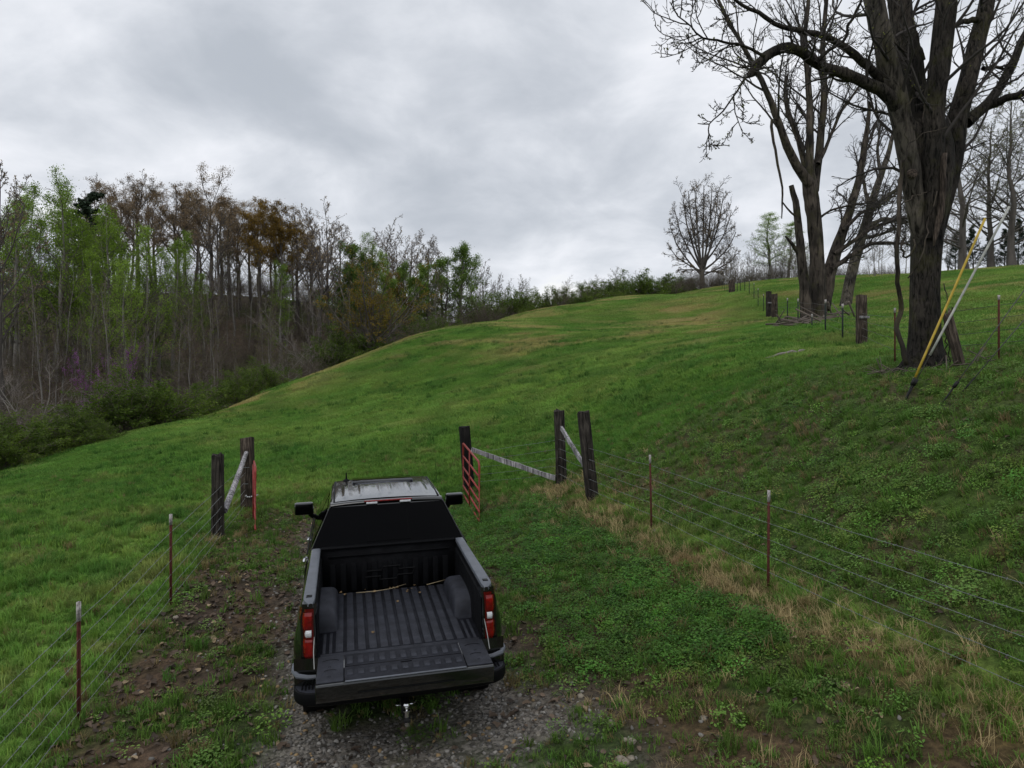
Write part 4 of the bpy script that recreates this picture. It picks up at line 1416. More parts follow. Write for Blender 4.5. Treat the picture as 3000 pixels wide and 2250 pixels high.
for k, f in enumerate((.86, .69, .53, .37, .22, .10)):
    strand(LFence, [t0 + [0, 0, 1.25 * f], t1 + [0, 0, 1.25 * f], t2 + [0, 0, 1.28 * f], pA + [.11, -.05, 1.28 * f], pH + [0, -.14, 1.30 * f]], .0026, 'wire', seed=10 + k)
lp = MB()
a_ = np.linspace(0, 2 * np.pi, 20)
for zc_ in (.62, 1.02):
    lp.tube(np.stack([pH[0] + .165 * np.cos(a_), pH[1] + .16 * np.sin(a_), np.full(20, pH[2] + zc_)], -1), .006, 5, False)
ob('wire_loop', lp.mesh('wire_loop', M['wire'], True), LFence)
chain = MB()
for k in range(7):
    c_ = pH + [.02 + .045 * k, -.17 - .02 * math.sin(k), .33 - .025 * math.sin(k * .9)]
    chain.tube(np.stack([c_[0] + .024 * np.cos(a_), c_[1] + .014 * np.sin(a_) * (k % 2), c_[2] + .014 * np.sin(a_) * (1 - k % 2 * .6)], -1), .005, 5, False)
ob('chain', chain.mesh('chain', M['chrome'], True), LFence)

# right-hand fence along the foot of the bank
RFence = ob('wire_fence', None, label='barbed wire fence with braced timber posts along the foot of the bank', cat='fence', group='barbed wire fences')
qH, qM, qT = gp(-1.12, 18.6), gp(1.2, 17.0), gp(1.7, 14.8)
r3, r4, r5, r6 = gp(2.44, 12.3), gp(3.33, 9.14), gp(4.28, 5.7), gp(5.0, 3.0)
set_post(RFence, 'gate_post', qH, qH + [-.14, .0, 1.69], .26, .26, 'tie_black', 3, .25)
set_post(RFence, 'wooden_post', qM, qM + [-.06, .0, 1.76], .235, .23, 'tie_dark', 4, -.1)
set_post(RFence, 'wooden_post', qT, qT + [-.20, .02, 1.87], .235, .24, 'tie_dark', 5, .15)
for b_, h_, ln in ((r3, 1.31, (-.02, 0)), (r4, 1.32, (.01, .01)), (r5, 1.3, (0, 0)), (r6, 1.3, (0, 0))):
    set_tpost(RFence, b_, h_, 'tpost', .15, ln)


def board(a, b, w, t, name='brace_board'):
    a, b = np.asarray(a, float), np.asarray(b, float)
    d = nz(b - a)
    s_ = nz(np.cross(d, [0, 0, 1.0]))
    u_ = np.cross(s_, d)
    r = np.random.default_rng(int(abs(a[0] * 100)))
    G = []
    for f in np.linspace(0, 1, 15):
        c_ = a + (b - a) * f
        k = r.normal(0, .012, 4) * w * 6
        G.append([c_ + s_ * t / 2 + u_ * (w / 2 + k[0] * .5), c_ - s_ * t / 2 + u_ * (w / 2 + k[0] * .5), c_ - s_ * t / 2 - u_ * (w / 2 + k[1]), c_ + s_ * t / 2 - u_ * (w / 2 + k[1])])
    mbx = MB().grid(np.array(G), close=True)
    mbx.add(G[0], [[0, 1, 2, 3]])
    mbx.add(G[-1], [[3, 2, 1, 0]])
    return mbx


ob('brace_board', board(qH + [.06, -.12, 1.10], qM + [-.16, -.08, .14], .115, .05).mesh('brace_board', M['board'], True, 30), RFence, label='bleached board sloping from the black gate post to the ground')
ob('brace_board', board(qM + [-.02, -.14, 1.36], qT + [-.10, .10, .62], .10, .05).mesh('brace_board', M['board'], True, 30), RFence, label='bleached board propped between the two timber posts')
for k, f in enumerate((.86, .68, .52, .36, .20)):
    strand(RFence, [qH + [.1, -.1, 1.2 * f], qM + [-.05, -.13, 1.25 * f], qT + [-.1, -.13, 1.28 * f + .02], r3 + [0, 0, 1.31 * f], r4 + [0, 0, 1.32 * f], r5 + [0, 0, 1.3 * f], r6 + [0, 0, 1.3 * f]], .0028, 'wire', seed=30 + k)


def tube_gate(a, b, h, label, group):
    """red tubular farm gate standing open from its hinge end a to its free end b"""
    a, b = np.asarray(a, float), np.asarray(b, float)
    root = ob('farm_gate', None, label=label, cat='gate', group=group)
    up = np.array([0, 0, 1.0])
    d = nz(b - a)
    r_ = .025
    cr_ = .14
    fr = [a, a + up * (h - .03), a + up * h + d * .03]
    fr += [b + up * h - d * cr_]
    for q in np.linspace(.2, 1, 5):
        an = q * math.pi / 2
        fr.append(b + up * (h - cr_ + cr_ * math.cos(an)) - d * (cr_ - cr_ * math.sin(an)))
    fr += [b - up * .09]
    ob('frame', MB().tube(fr, r_, 10).mesh('frame', M['gate_red'], True), root)
    for f in (.0, .16, .33, .52, .74):
        z = h * f + .02
        ob('bar', MB().tube([a + up * z, b + up * z], r_ * .85, 8).mesh('bar', M['gate_red'], True), root)
    for q in (.5,):
        c_ = a + (b - a) * q
        ob('upright', MB().tube([c_ + up * .02 + np.cross(d, up) * .028, c_ + up * h + np.cross(d, up) * .028], r_ * .7, 6).mesh('upright', M['gate_red'], True), root)
    for z in (.22, h - .25):
        ob('hinge', MB().tube([a + up * z - d * .10, a + up * z], .014, 6).mesh('hinge', M['steel'], True), root)
    return root


ga, gb = at(744, 1512, 17.3), at(748, 1553, 14.85)
ga[2] += .02
tube_gate(ga, gb, 1.33, 'red tubular farm gate standing open at the left of the truck', 'red farm gates')
ga, gb = at(1357, 1449, 18.25), at(1404, 1530, 15.6)
tube_gate(ga, gb, 1.33, 'red tubular farm gate standing open beside the black gate post on the right', 'red farm gates')

# fence climbing the hill behind the big tree
UFence = ob('wire_fence', None, label='long wire fence of green and wooden posts climbing the hill', cat='fence', group='barbed wire fences')


def upost(u, v0, v1, D, w, mat, seed):
    b_ = at(u, v1, D)
    b_[2] = hz(b_[0], b_[1])
    hgt = (v1 - v0) / FPX * D
    return set_post(UFence, 'wooden_post', b_, b_ + [-.02, 0, hgt], w, w, mat, seed), b_, hgt


o_, u1, h1 = upost(2525, 867, 1012, 24.9, .31, 'tie_brown', 6)
o_, u2, h2 = upost(2270, 863, 934, 52, .38, 'tie_brown', 7)
o_, u3, h3 = upost(2253, 853, 929, 53.5, .36, 'tie_dark', 8)
o_, u4, h4 = upost(2148, 817, 860, 86, .40, 'tie_brown', 9)
o_, u5, h5 = upost(2140, 818, 858, 88, .38, 'tie_brown', 10)
o_, u6, h6 = upost(2087, 818, 847, 124, .42, 'board', 11)
for p_, hh in ((u1, h1), (u3, h3)):
    ob('tag_board', MB().bbox((p_[0] + .0, p_[1] - .19, p_[2] + hh * .55), (.34, .03, .09), .008).mesh('tag_board', M['board'], False), UFence)
tps = []
for u_, v0, v1, D in ((2468, 890, 995, 26), (2418, 893, 987, 29), (2379, 930, 970, 32), (2338, 882, 958, 35.5), (2307, 877, 950, 38), (2237, 860, 913, 57), (2221, 851, 905, 60), (2209, 846, 896, 64), (2195, 842, 886, 68), (2182, 833, 878, 73), (2169, 829, 871, 78), (2160, 826, 865, 83), (2130, 822, 852, 95), (2123, 822, 850, 100), (2117, 822, 849, 105), (2108, 822, 848, 112)):
    b_ = at(u_, v1, D)
    b_[2] = hz(b_[0], b_[1])
    set_tpost(UFence, b_, (v1 - v0) / FPX * D, 'tpost_green', .16 if D < 75 else .12)
    tps.append(b_)
rR, rL = gp(10.1, 14.6), gp(9.25, 17.0)
set_tpost(UFence, rR, 1.33, 'tpost', .10)
set_tpost(UFence, rL, 1.35, 'tpost', .12)
rX = gp(10.9, 12.4)
set_tpost(UFence, rX, 1.33, 'tpost', .10)
line = [rX, rR, rL, u1] + tps[:5] + [u2] + tps[5:12] + [u4] + tps[12:16] + [u6]
for k, f in enumerate((1.12, .86, .60, .34)):
    strand(UFence, [p_ + [0, 0, f] for p_ in line], .005, 'wire_old', .02, 0, 60 + k)
# old leaning post against the big tree
lb = at(2815, 1066, 14.2)
lb[2] = hz(lb[0], lb[1])
lo_ = ob('leaning_post', post_mesh(1.12, .16, .15, 22, .1, .05).mesh('leaning_post', M['tie_brown'], True, 40), label='short grey weathered post leaning against the foot of the big tree', cat='post')
lo_.matrix_basis = Matrix.Translation(Vector(lb)) @ Matrix.Rotation(math.radians(-14), 4, 'Y')

# ------------------------------------------------------------------ trees
def resample(P, R, K, r, wob=0.0):
    P, R = np.asarray(P, float), np.asarray(R, float)
    d = np.concatenate([[0], np.cumsum(np.linalg.norm(np.diff(P, axis=0), axis=1))])
    # smooth the traced bends before resampling
    t = np.linspace(0, d[-1], 60)
    Q_ = np.stack([np.interp(t, d, P[:, k]) for k in range(3)], -1)
    for _ in range(3):
        Q_[1:-1] = (Q_[:-2] + 2 * Q_[1:-1] + Q_[2:]) / 4
    d2 = np.linspace(0, 1, 60)
    tt = np.linspace(0, 1, K)
    out = np.stack([np.interp(tt, d2, Q_[:, k]) for k in range(3)], -1)
    out[1:-1] += r.normal(0, 1, (K - 2, 3)) * wob
    return out, np.interp(tt * d[-1], d, R)


def grow(P, R, n, t0, t1, a0, a1, L, rr, K, up, wig, r, rmin=.004, lf=None, flat=0.0, rmax=None):
    """n children on each parent branch; L: length as a share of the parent's, or an (N,) array of lengths"""
    Np, Kp, _ = P.shape
    pi = np.repeat(np.arange(Np), n)
    t = (np.tile(np.arange(n), Np) + r.random(Np * n)) / n
    t = t0 + (t1 - t0) * t
    f = t * (Kp - 1)
    i = np.minimum(f.astype(int), Kp - 2)
    w = (f - i)[:, None]
    S = P[pi, i] * (1 - w) + P[pi, i + 1] * w
    tang = nz(P[pi, i + 1] - P[pi, i])
    rad = R[pi, i] * (1 - w[:, 0]) + R[pi, i + 1] * w[:, 0]
    ra = nz(np.cross(tang, nz(r.normal(0, 1, tang.shape) * np.array([1, 1, 1 - flat]))))
    ang = r.uniform(a0, a1, len(t))[:, None]
    d = nz(tang * np.cos(ang) + ra * np.sin(ang))
    if np.ndim(L) == 0:
        pl = np.linalg.norm(np.diff(P, axis=1), axis=2).sum(1)
        ln = pl[pi] * L
    else:
        ln = np.asarray(L)[pi]
    ln = ln * r.uniform(.6, 1.25, len(t)) * (1 - .45 * t if lf is None else lf(t))
    r0 = np.maximum(rad * rr, rmin)
    if rmax is not None:
        r0 = np.minimum(r0, rmax)
    out = np.empty((len(t), K, 3))
    out[:, 0] = S
    for k in range(1, K):
        d = nz(d + r.normal(0, wig, d.shape) + np.array([0, 0, up]))
        out[:, k] = out[:, k - 1] + d * (ln / (K - 1))[:, None]
    taper = np.linspace(1, .3, K)[None] * r0[:, None]
    return out, np.maximum(taper, rmin * .6)


def leaves(P, n, size, r, t0=.2, spread=.12):
    """leaf-sized quads about the ends of the twigs"""
    Np, Kp, _ = P.shape
    pi = r.integers(0, Np, n)
    f = (t0 + (1 - t0) * r.random(n)) * (Kp - 1)
    i = np.minimum(f.astype(int), Kp - 2)
    w = (f - i)[:, None]
    c = P[pi, i] * (1 - w) + P[pi, i + 1] * w + r.normal(0, spread, (n, 3))
    a = nz(r.normal(0, 1, (n, 3)))
    b = nz(np.cross(a, r.normal(0, 1, (n, 3))))
    z = (size * r.uniform(.55, 1.25, n))[:, None]
    V = np.stack([c - a * z * .5, c + b * z * .34, c + a * z * .5, c - b * z * .34], 1)
    k = np.arange(n)[:, None] * 4
    return V.reshape(-1, 3), k + np.array([[0, 1, 2, 3]])


def crown_mesh(name, levels, leafs, mt, ml):
    """twig levels [(P,R,sides)] + leaf arrays -> one mesh, two materials"""
    Vs, Qs, mi, n = [], [], [], 0
    for P, R, sd_ in levels:
        V, Q_ = tubes(P, R, sd_)
        Vs.append(V)
        Qs.append(Q_ + n)
        mi.append(np.zeros(len(Q_), int))
        n += len(V)
    for V, Q_ in leafs:
        Vs.append(V)
        Qs.append(Q_ + n)
        mi.append(np.ones(len(Q_), int))
        n += len(V)
    return mesh_np(name, np.concatenate(Vs), np.concatenate(Qs), None, [mt] + ([ml] if ml else []), np.concatenate(mi), smooth=False)


def trunk_mesh(name, levels, mat, lump=.06, seed=0):
    Vs, Qs, n = [], [], 0
    for P, R, sd_ in levels:
        V, Q_ = tubes(P, R, sd_)
        c = np.repeat(P.reshape(-1, 3), sd_, axis=0)
        k = fbm(V[:, 0] * 1.7 + V[:, 1] * 1.3, V[:, 2] * .6 + V[:, 1] * 1.1, .35, 3, seed) - .5
        V = c + (V - c) * (1 + 2 * lump * k)[:, None]
        Vs.append(V)
        Qs.append(Q_ + n)
        n += len(V)
    return mesh_np(name, np.concatenate(Vs), np.concatenate(Qs), None, [mat])


FOREST = {}


def forest_proto(kind, seed):
    """prototype tree of a kind at the origin: (trunk mesh, crown mesh, height)"""
    r = np.random.default_rng(seed * 31 + 5)
    K = 12
    z = np.linspace(0, 1, K)
    bend = np.cumsum(r.normal(0, .0055, (K, 2)), 0)

    def stem(H, r0, lean=(0, 0), tip=.15):
        P = np.zeros((1, K, 3))
        P[0, :, 0] = bend[:, 0] * H + lean[0] * H * z ** 1.4
        P[0, :, 1] = bend[:, 1] * H + lean[1] * H * z ** 1.4
        P[0, :, 2] = z * H - .25 * (z == 0)
        R = (r0 * (1 - (1 - tip) * z ** .9) * (1 + .45 * np.exp(-z * 22)))[None]
        return P, R

    if kind in ('bronze', 'orange'):
        H = 20
        P0, R0 = stem(H * .84, .30)
        P1, R1 = grow(P0, R0, 13, .45, .98, .40, .85, .40, .60, 8, .075, .07, r, .04)
        P2, R2 = grow(P1, R1, 6, .25, 1, .4, .95, .45, .6, 6, .05, .11, r, .028)
        P3, R3 = grow(P2, R2, 5, .2, 1, .4, 1.0, .52, .6, 5, .035, .15, r, .020)
        P4, R4 = grow(P3, R3, 4, .2, 1, .4, 1.0, .55, .8, 3, .03, .16, r, .015)
        lf = leaves(P4, 10500 if kind == 'bronze' else 14500, .125 if kind == 'bronze' else .14, r, .1, .2)
        return trunk_mesh('trunk', [(P0, R0, 9), (P1, R1, 6)], M['bark_far']), crown_mesh('crown', [(P2, R2, 4), (P3, R3, 3), (P4, R4, 3)], [lf], M['twig_far'], M['leaf_' + kind]), H
    if kind == 'spring':
        H = 17
        P0, R0 = stem(H * .97, .21, tip=.08)
        P1, R1 = grow(P0, R0, 44, .18, .99, .65, 1.25, .24, .42, 6, .10, .09, r, .02, lambda t: np.clip(1.2 - 1.0 * t, .14, 1) * np.clip(.5 + 1.6 * (t - .18), .35, 1))
        P2, R2 = grow(P1, R1, 6, .2, 1, .4, 1.0, .45, .6, 5, .06, .13, r, .014)
        P3, R3 = grow(P2, R2, 4, .2, 1, .4, 1.0, .5, .7, 3, .04, .15, r, .011)
        lf = leaves(P3, 9500, .12, r, .05, .2)
        return trunk_mesh('trunk', [(P0, R0, 8)], M['bark_pale']), crown_mesh('crown', [(P1, R1, 4), (P2, R2, 3), (P3, R3, 3)], [lf], M['twig_far'], M['leaf_spring']), H
    if kind == 'green':
        H = 15
        P0, R0 = stem(H * .92, .22)
        P1, R1 = grow(P0, R0, 24, .26, .98, .5, 1.05, .36, .5, 7, .07, .09, r, .03, lambda t: np.clip(1.2 - .95 * t, .2, 1))
        P2, R2 = grow(P1, R1, 6, .2, 1, .4, 1.0, .42, .6, 5, .05, .13, r, .02)
        P3, R3 = grow(P2, R2, 5, .2, 1, .4, 1.0, .5, .7, 4, .04, .15, r, .015)
        lf = leaves(P3, 16000, .14, r, .05, .22)
        return trunk_mesh('trunk', [(P0, R0, 8), (P1, R1, 5)], M['bark_far']), crown_mesh('crown', [(P2, R2, 3), (P3, R3, 3)], [lf], M['twig_far'], M['leaf_green']), H
    if kind == 'bare':
        H = 17
        P0, R0 = stem(H * .88, .24)
        P1, R1 = grow(P0, R0, 16, .32, .98, .40, .85, .38, .55, 8, .08, .07, r, .035)
        P2, R2 = grow(P1, R1, 6, .2, 1, .35, .9, .45, .6, 6, .06, .10, r, .024)
        P3, R3 = grow(P2, R2, 5, .2, 1, .35, .9, .5, .6, 4, .04, .13, r, .018)
        P4, R4 = grow(P3, R3, 4, .2, 1, .35, .9, .55, .8, 3, .03, .15, r, .014)
        lf = leaves(P4, 1800, .12, r, .5, .06)
        return trunk_mesh('trunk', [(P0, R0, 9), (P1, R1, 5)], M['bark_far']), crown_mesh('crown', [(P2, R2, 4), (P3, R3, 3), (P4, R4, 3)], [lf], M['twig_far'], M['leaf_bronze']), H
    if kind == 'sapling':
        H = 9
        P0, R0 = stem(H * .95, .06, lean=(r.normal(0, .04), r.normal(0, .04)))
        P1, R1 = grow(P0, R0, 18, .22, .98, .45, 1.0, .26, .5, 6, .10, .10, r, .016)
        P2, R2 = grow(P1, R1, 6, .2, 1, .4, .9, .45, .7, 4, .06, .14, r, .012)
        P3, R3 = grow(P2, R2, 4, .2, 1, .4, .9, .5, .9, 3, .05, .14, r, .010)
        lf = leaves(P3, 260, .09, r, .5, .04)
        return trunk_mesh('trunk', [(P0, R0, 6)], M['bark_pale']), crown_mesh('crown', [(P1, R1, 4), (P2, R2, 3), (P3, R3, 3)], [lf], M['twig_brown'], M['leaf_bud']), H
    if kind == 'budtree':
        H = 24
        P0, R0 = stem(H * .93, .42)
        P1, R1 = grow(P0, R0, 34, .12, .98, .7, 1.25, .40, .38, 9, .05, .10, r, .02, lambda t: np.clip(1.15 - .75 * t, .25, 1))
        P2, R2 = grow(P1, R1, 7, .15, 1, .4, 1.0, .40, .55, 6, .04, .14, r, .026)
        P3, R3 = grow(P2, R2, 5, .15, 1, .4, 1.0, .48, .65, 4, .03, .16, r, .019)
        P4, R4 = grow(P3, R3, 3, .15, 1, .4, 1.0, .5, .9, 3, .03, .16, r, .015)
        lf = leaves(P4, 5200, .12, r, .4, .06)
        return trunk_mesh('trunk', [(P0, R0, 10), (P1, R1, 5)], M['bark_far']), crown_mesh('crown', [(P2, R2, 3), (P3, R3, 3), (P4, R4, 3)], [lf], M['twig_far'], M['leaf_bud']), H
    if kind in ('pine', 'cedar'):
        H = 18 if kind == 'pine' else 9
        P0, R0 = stem(H * .98, .2 if kind == 'pine' else .14, tip=.06)
        if kind == 'pine':
            P1, R1 = grow(P0, R0, 34, .45, .99, 1.2, 1.6, .22, .35, 6, .03, .06, r, .015, lambda t: np.clip(1.3 - 1.0 * t, .2, 1))
        else:
            P1, R1 = grow(P0, R0, 60, .06, .99, .8, 1.3, .30, .35, 6, .06, .07, r, .010, lambda t: np.clip(1.1 - 1.0 * t, .12, 1))
        P2, R2 = grow(P1, R1, 9, .2, 1, .5, 1.0, .38, .5, 4, .05, .12, r, .008, flat=.7)
        lf = leaves(P2, 9000, .30 if kind == 'pine' else .16, r, .0, .10)
        return trunk_mesh('trunk', [(P0, R0, 8)], M['bark_far']), crown_mesh('crown', [(P1, R1, 4), (P2, R2, 3)], [lf], M['twig_far'], M['leaf_pine']), H
    if kind in ('shrub', 'olive', 'redbud', 'thicket'):
        H = {'shrub': 3.2, 'olive': 10, 'redbud': 5.5, 'thicket': 3.4}[kind]
        ns = {'shrub': 26, 'olive': 22, 'redbud': 7, 'thicket': 22}[kind]
        P0 = np.zeros((1, 4, 3))
        P0[0, :, 2] = np.linspace(-.2, H * (.16 if kind == 'olive' else .06), 4)
        R0 = np.full((1, 4), {'shrub': .06, 'olive': .18, 'redbud': .08, 'thicket': .04}[kind])
        P1, R1 = grow(P0, R0, ns, .3, 1, .08, 1.15 if kind != 'redbud' else .8, np.array([H * .95]), .55, 9, -.015 if kind == 'shrub' else .035, .09, r, .012, lambda t: 1 + 0 * t, rmax=.05 if kind != 'olive' else .1)
        P2, R2 = grow(P1, R1, 9, .25, 1, .35, .9, .36, .55, 5, .03, .13, r, .008)
        P3, R3 = grow(P2, R2, 5, .2, 1, .4, .9, .45, .7, 3, .03, .15, r, .006)
        nl, sz = {'shrub': (13000, .095), 'olive': (9500, .17), 'redbud': (3000, .10), 'thicket': (300, .06)}[kind]
        lf = leaves(P3, nl, sz, r, .1, .09)
        mt = {'shrub': 'twig_brown', 'olive': 'twig_far', 'redbud': 'twig_far', 'thicket': 'twig_brown'}[kind]
        ml = {'shrub': 'leaf_shrub', 'olive': 'leaf_olive', 'redbud': 'leaf_redbud', 'thicket': 'leaf_bud'}[kind]
        top = float(np.quantile(P3[:, :, 2], .985))
        return trunk_mesh('trunk', [(P0, R0, 7), (P1, R1, 5)], M['twig_brown'] if kind != 'olive' else M['bark_far']), crown_mesh('crown', [(P2, R2, 4), (P3, R3, 3)], [lf], M[mt], M[ml]), top
    if kind == 'sprawl':
        H = 6.5
        P0, R0 = stem(H * .5, .16)
        P1, R1 = grow(P0, R0, 9, .45, 1, .7, 1.35, 1.25, .6, 9, .03, .13, r, .02, lambda t: 1 + 0 * t)
        P2, R2 = grow(P1, R1, 7, .15, 1, .4, 1.0, .45, .55, 6, .06, .14, r, .012)
        P3, R3 = grow(P2, R2, 5, .2, 1, .4, 1.0, .5, .7, 4, .04, .15, r, .009)
        P4, R4 = grow(P3, R3, 3, .2, 1, .4, 1.0, .5, .9, 3, .04, .15, r, .008)
        top = float(np.quantile(P4[:, :, 2], .985))
        return trunk_mesh('trunk', [(P0, R0, 8), (P1, R1, 5)], M['bark_pale']), crown_mesh('crown', [(P2, R2, 4), (P3, R3, 3), (P4, R4, 3)], [], M['twig_pale'], None), top


def fproto(kind, var):
    if (kind, var) not in FOREST:
        FOREST[(kind, var)] = forest_proto(kind, var + 7 * len(kind) + ord(kind[0]))
    return FOREST[(kind, var)]


ORD = ['first', 'second', 'third', 'fourth', 'fifth', 'sixth', 'seventh', 'eighth', 'ninth', 'tenth', 'eleventh', 'twelfth', 'thirteenth', 'fourteenth', 'fifteenth', 'sixteenth', 'seventeenth', 'eighteenth', 'nineteenth', 'twentieth']
PLACED = []


def plant(kind, u, vtop, D, wide=1.0, var=None, name='tree', seed=None, lean=0.0):
    """tree of a kind whose top is seen at (u, vtop) at distance D, rooted on the ground there"""
    X = (u - 1500) / FPX * D
    zb = hz(X, D)
    H = CAMZ - (vtop - 1125) / FPX * D - zb
    nv = {'bronze': 3, 'spring': 3, 'bare': 3, 'sapling': 4, 'shrub': 3, 'green': 2, 'budtree': 2, 'thicket': 3}.get(kind, 1)
    v_ = (len(PLACED) * 7 + int(u)) % nv if var is None else var
    tm, cm, Hp = fproto(kind, v_)
    sc = max(H, .6) / Hp
    root = ob(name, None, loc=(X, D, zb))
    rz = random.uniform(0, 6.28)
    root.rotation_euler = (0, lean, rz)
    root.scale = (sc * wide, sc * wide, sc)
    ob('trunk', tm, root)
    ob('crown', cm, root)
    PLACED.append((root, kind, u, D))
    return root


# --- the big tree on the bank
BT_D = 15.0


def limb(pts, D, dd=(0, 0), K=16, r=None, wob=.012, tip=None):
    """pts (u, v, width px); dd: depth offset at start and end"""
    n = len(pts)
    P = np.array([at(p[0], p[1], D + dd[0] + (dd[1] - dd[0]) * i / max(n - 1, 1)) for i, p in enumerate(pts)])
    R = np.array([p[2] * .5 / FPX * D for p in pts])
    return resample(P, R, K, r, wob)


def stackl(ls):
    return np.stack([l[0] for l in ls]), np.stack([l[1] for l in ls])


r = np.random.default_rng(101)
bt = ob('big_tree', None, loc=None, label='huge dark furrowed tree with several upright stems on the bank at the right', cat='tree')
ctr = at(2708, 1080, BT_D)
ctr[2] = hz(ctr[0], ctr[1])
# trunk with spreading root flare
zs = np.array([-.5, -.15, 0, .12, .25, .45, .75, 1.2, 1.8, 2.4, 3.0, 3.4, 3.8, 4.3, 4.8, 5.3])
rad = .80 * np.array([.86, .78, .69, .58, .50, .44, .40, .375, .365, .375, .40, .43, .46, .50, .50, .38])
cx_ = np.interp(zs, [0, 2, 3.2, 4.2, 5.3], [0, 0, .06, .14, .10])
ns = 40
th = np.linspace(0, 2 * np.pi, ns, endpoint=False)
G = []
for k, z_ in enumerate(zs):
    fl = np.exp(-max(z_, 0) / .38)
    lob = 1 + .22 * fl * np.cos(5 * th + .6) + .06 * np.cos(3 * th + 1.0) + .035 * np.cos(9 * th + z_ * .5) + .10 * sstep(2.6, 4.2, z_) * np.cos(2 * th)
    lob = lob + .05 * (fbm(th * 2.2 + 5, np.full(ns, z_ * .8), 1.0, 3, 3) - .5)
    G.append(np.stack([ctr[0] + cx_[k] + rad[k] * lob * np.cos(th), ctr[1] + rad[k] * lob * np.sin(th) * .9, np.full(ns, ctr[2] + z_)], -1))
ob('trunk', MB().grid(np.array(G), close=True).mesh('trunk', M['bark_big'], True), bt)
stemsA = [limb([(2700, 730, 36), (2684, 640, 48), (2668, 520, 54), (2650, 380, 54), (2616, 250, 60), (2595, 147, 56), (2559, 0, 52), (2500, -200, 40), (2440, -420, 24)], BT_D, (-.05, -.7), 20, r)]
stemsB = [limb([(2712, 660, 50), (2708, 560, 66), (2706, 480, 72), (2694, 350, 68), (2682, 250, 66), (2666, 176, 66), (2645, 88, 62), (2631, 0, 66), (2620, -200, 52), (2630, -480, 28)], BT_D, (.25, .5), 20, r),
          limb([(2724, 700, 40), (2730, 600, 54), (2736, 480, 56), (2738, 368, 56), (2744, 250, 54), (2760, 147, 56), (2774, 0, 55), (2800, -200, 44), (2810, -460, 24)], BT_D, (-.22, -.5), 20, r),
          limb([(2726, 780, 30), (2740, 700, 44), (2762, 600, 52), (2780, 540, 52), (2792, 488, 57), (2801, 368, 60), (2825, 265, 50), (2860, 147, 50), (2884, 44, 45), (2896, 0, 41), (2930, -180, 34), (2960, -380, 20)], BT_D, (.12, .5), 20, r)]
for L_ in (stemsA, stemsB):
    P, R = stackl(L_)
    ob('stem', trunk_mesh('stem', [(P, R, 14)], M['bark_grey'] if L_ is stemsA else M['bark_big'], .05, 4), bt)
limbs = [
    limb([(2668, 380, 44), (2644, 332, 40), (2600, 273, 37), (2526, 238, 32), (2453, 208, 30), (2405, 196, 28), (2376, 173, 28), (2347, 150, 27), (2303, 137, 27), (2259, 153, 27), (2226, 182, 26), (2203, 214, 24), (2190, 226, 8)], BT_D, (-.3, -1.3), 26, r, .008),
    limb([(2832, 360, 36), (2862, 330, 33), (2894, 306, 30), (2923, 265, 27), (2953, 218, 26), (2979, 153, 24), (3000, 112, 22), (3050, 20, 18), (3090, -120, 10)], BT_D, (.3, .9), 18, r),
    limb([(2890, 312, 26), (2953, 288, 22), (3000, 270, 18), (3060, 250, 14), (3150, 215, 8)], BT_D, (.5, -.6), 14, r),
    limb([(2600, 245, 26), (2579, 229, 24), (2526, 182, 23), (2482, 144, 21), (2424, 106, 18), (2365, 97, 15), (2318, 85, 14), (2268, 68, 12), (2220, 32, 11), (2173, 18, 9), (2138, -5, 7), (2080, -60, 4)], BT_D, (-.3, -1.6), 24, r),
    limb([(2640, 100, 24), (2668, 60, 18), (2690, 140, 14), (2706, 176, 12)], BT_D, (.3, .2), 12, r),
    limb([(2870, 60, 20), (2830, 58, 15), (2800, 72, 12)], BT_D, (.3, .1), 8, r),
    limb([(2390, 185, 14), (2421, 153, 9), (2479, 118, 8), (2485, 76, 8), (2515, 24, 7), (2540, -40, 5)], BT_D, (-1.1, -1.4), 12, r),
    limb([(2200, 215, 6), (2185, 226, 6), (2150, 282, 5), (2118, 326, 4.5), (2076, 365, 3.5), (2044, 362, 2)], BT_D, (-1.3, -1.5), 14, r, .006),
    limb([(2078, 364, 3.5), (2078, 400, 3), (2079, 440, 2)], BT_D, (-1.5, -1.5), 6, r, .01),
    limb([(2150, 283, 3.2), (2154, 330, 3), (2168, 370, 2.2), (2176, 384, 1.6)], BT_D, (-1.4, -1.3), 8, r, .01),
    limb([(2240, 165, 9), (2200, 142, 8), (2160, 132, 7), (2100, 118, 6), (2055, 112, 5), (2020, 72, 4), (1980, 40, 3), (1962, 5, 2)], BT_D, (-1.3, -2.0), 16, r, .012),
    limb([(2055, 112, 4), (2020, 125, 3), (2008, 138, 2)], BT_D, (-1.8, -2.0), 6, r, .01),
    limb([(2225, 178, 6), (2190, 200, 4), (2150, 195, 3), (2112, 172, 2)], BT_D, (-1.3, -1.6), 8, r, .015),
    limb([(2880, 200, 14), (2918, 196, 10), (2948, 205, 8)], BT_D, (.5, .7), 8, r),
]
lv = [(p_[None], q_[None], 10 if q_[0] > .03 else 6) for p_, q_ in limbs]
ob('limb', trunk_mesh('limb', lv, M['bark_big'], .09, 8), bt)
big_l = [resample(p_, q_, 16, r, 0) for p_, q_ in stemsA + stemsB + limbs[:4] + limbs[10:11]]
P, R = stackl(big_l)
Ls = np.concatenate([np.full(4, 2.4), np.full(len(big_l) - 4, 1.25)])
P1, R1 = grow(P, R, 13, .18, 1, .5, 1.15, Ls, .3, 9, .06, .17, r, .014, lambda t: 1 - .3 * t, rmax=.04)
thin = [resample(p_, q_, 8, r, 0) for p_, q_ in limbs[6:10] + limbs[11:14]]
Pt, Rt = stackl(thin)
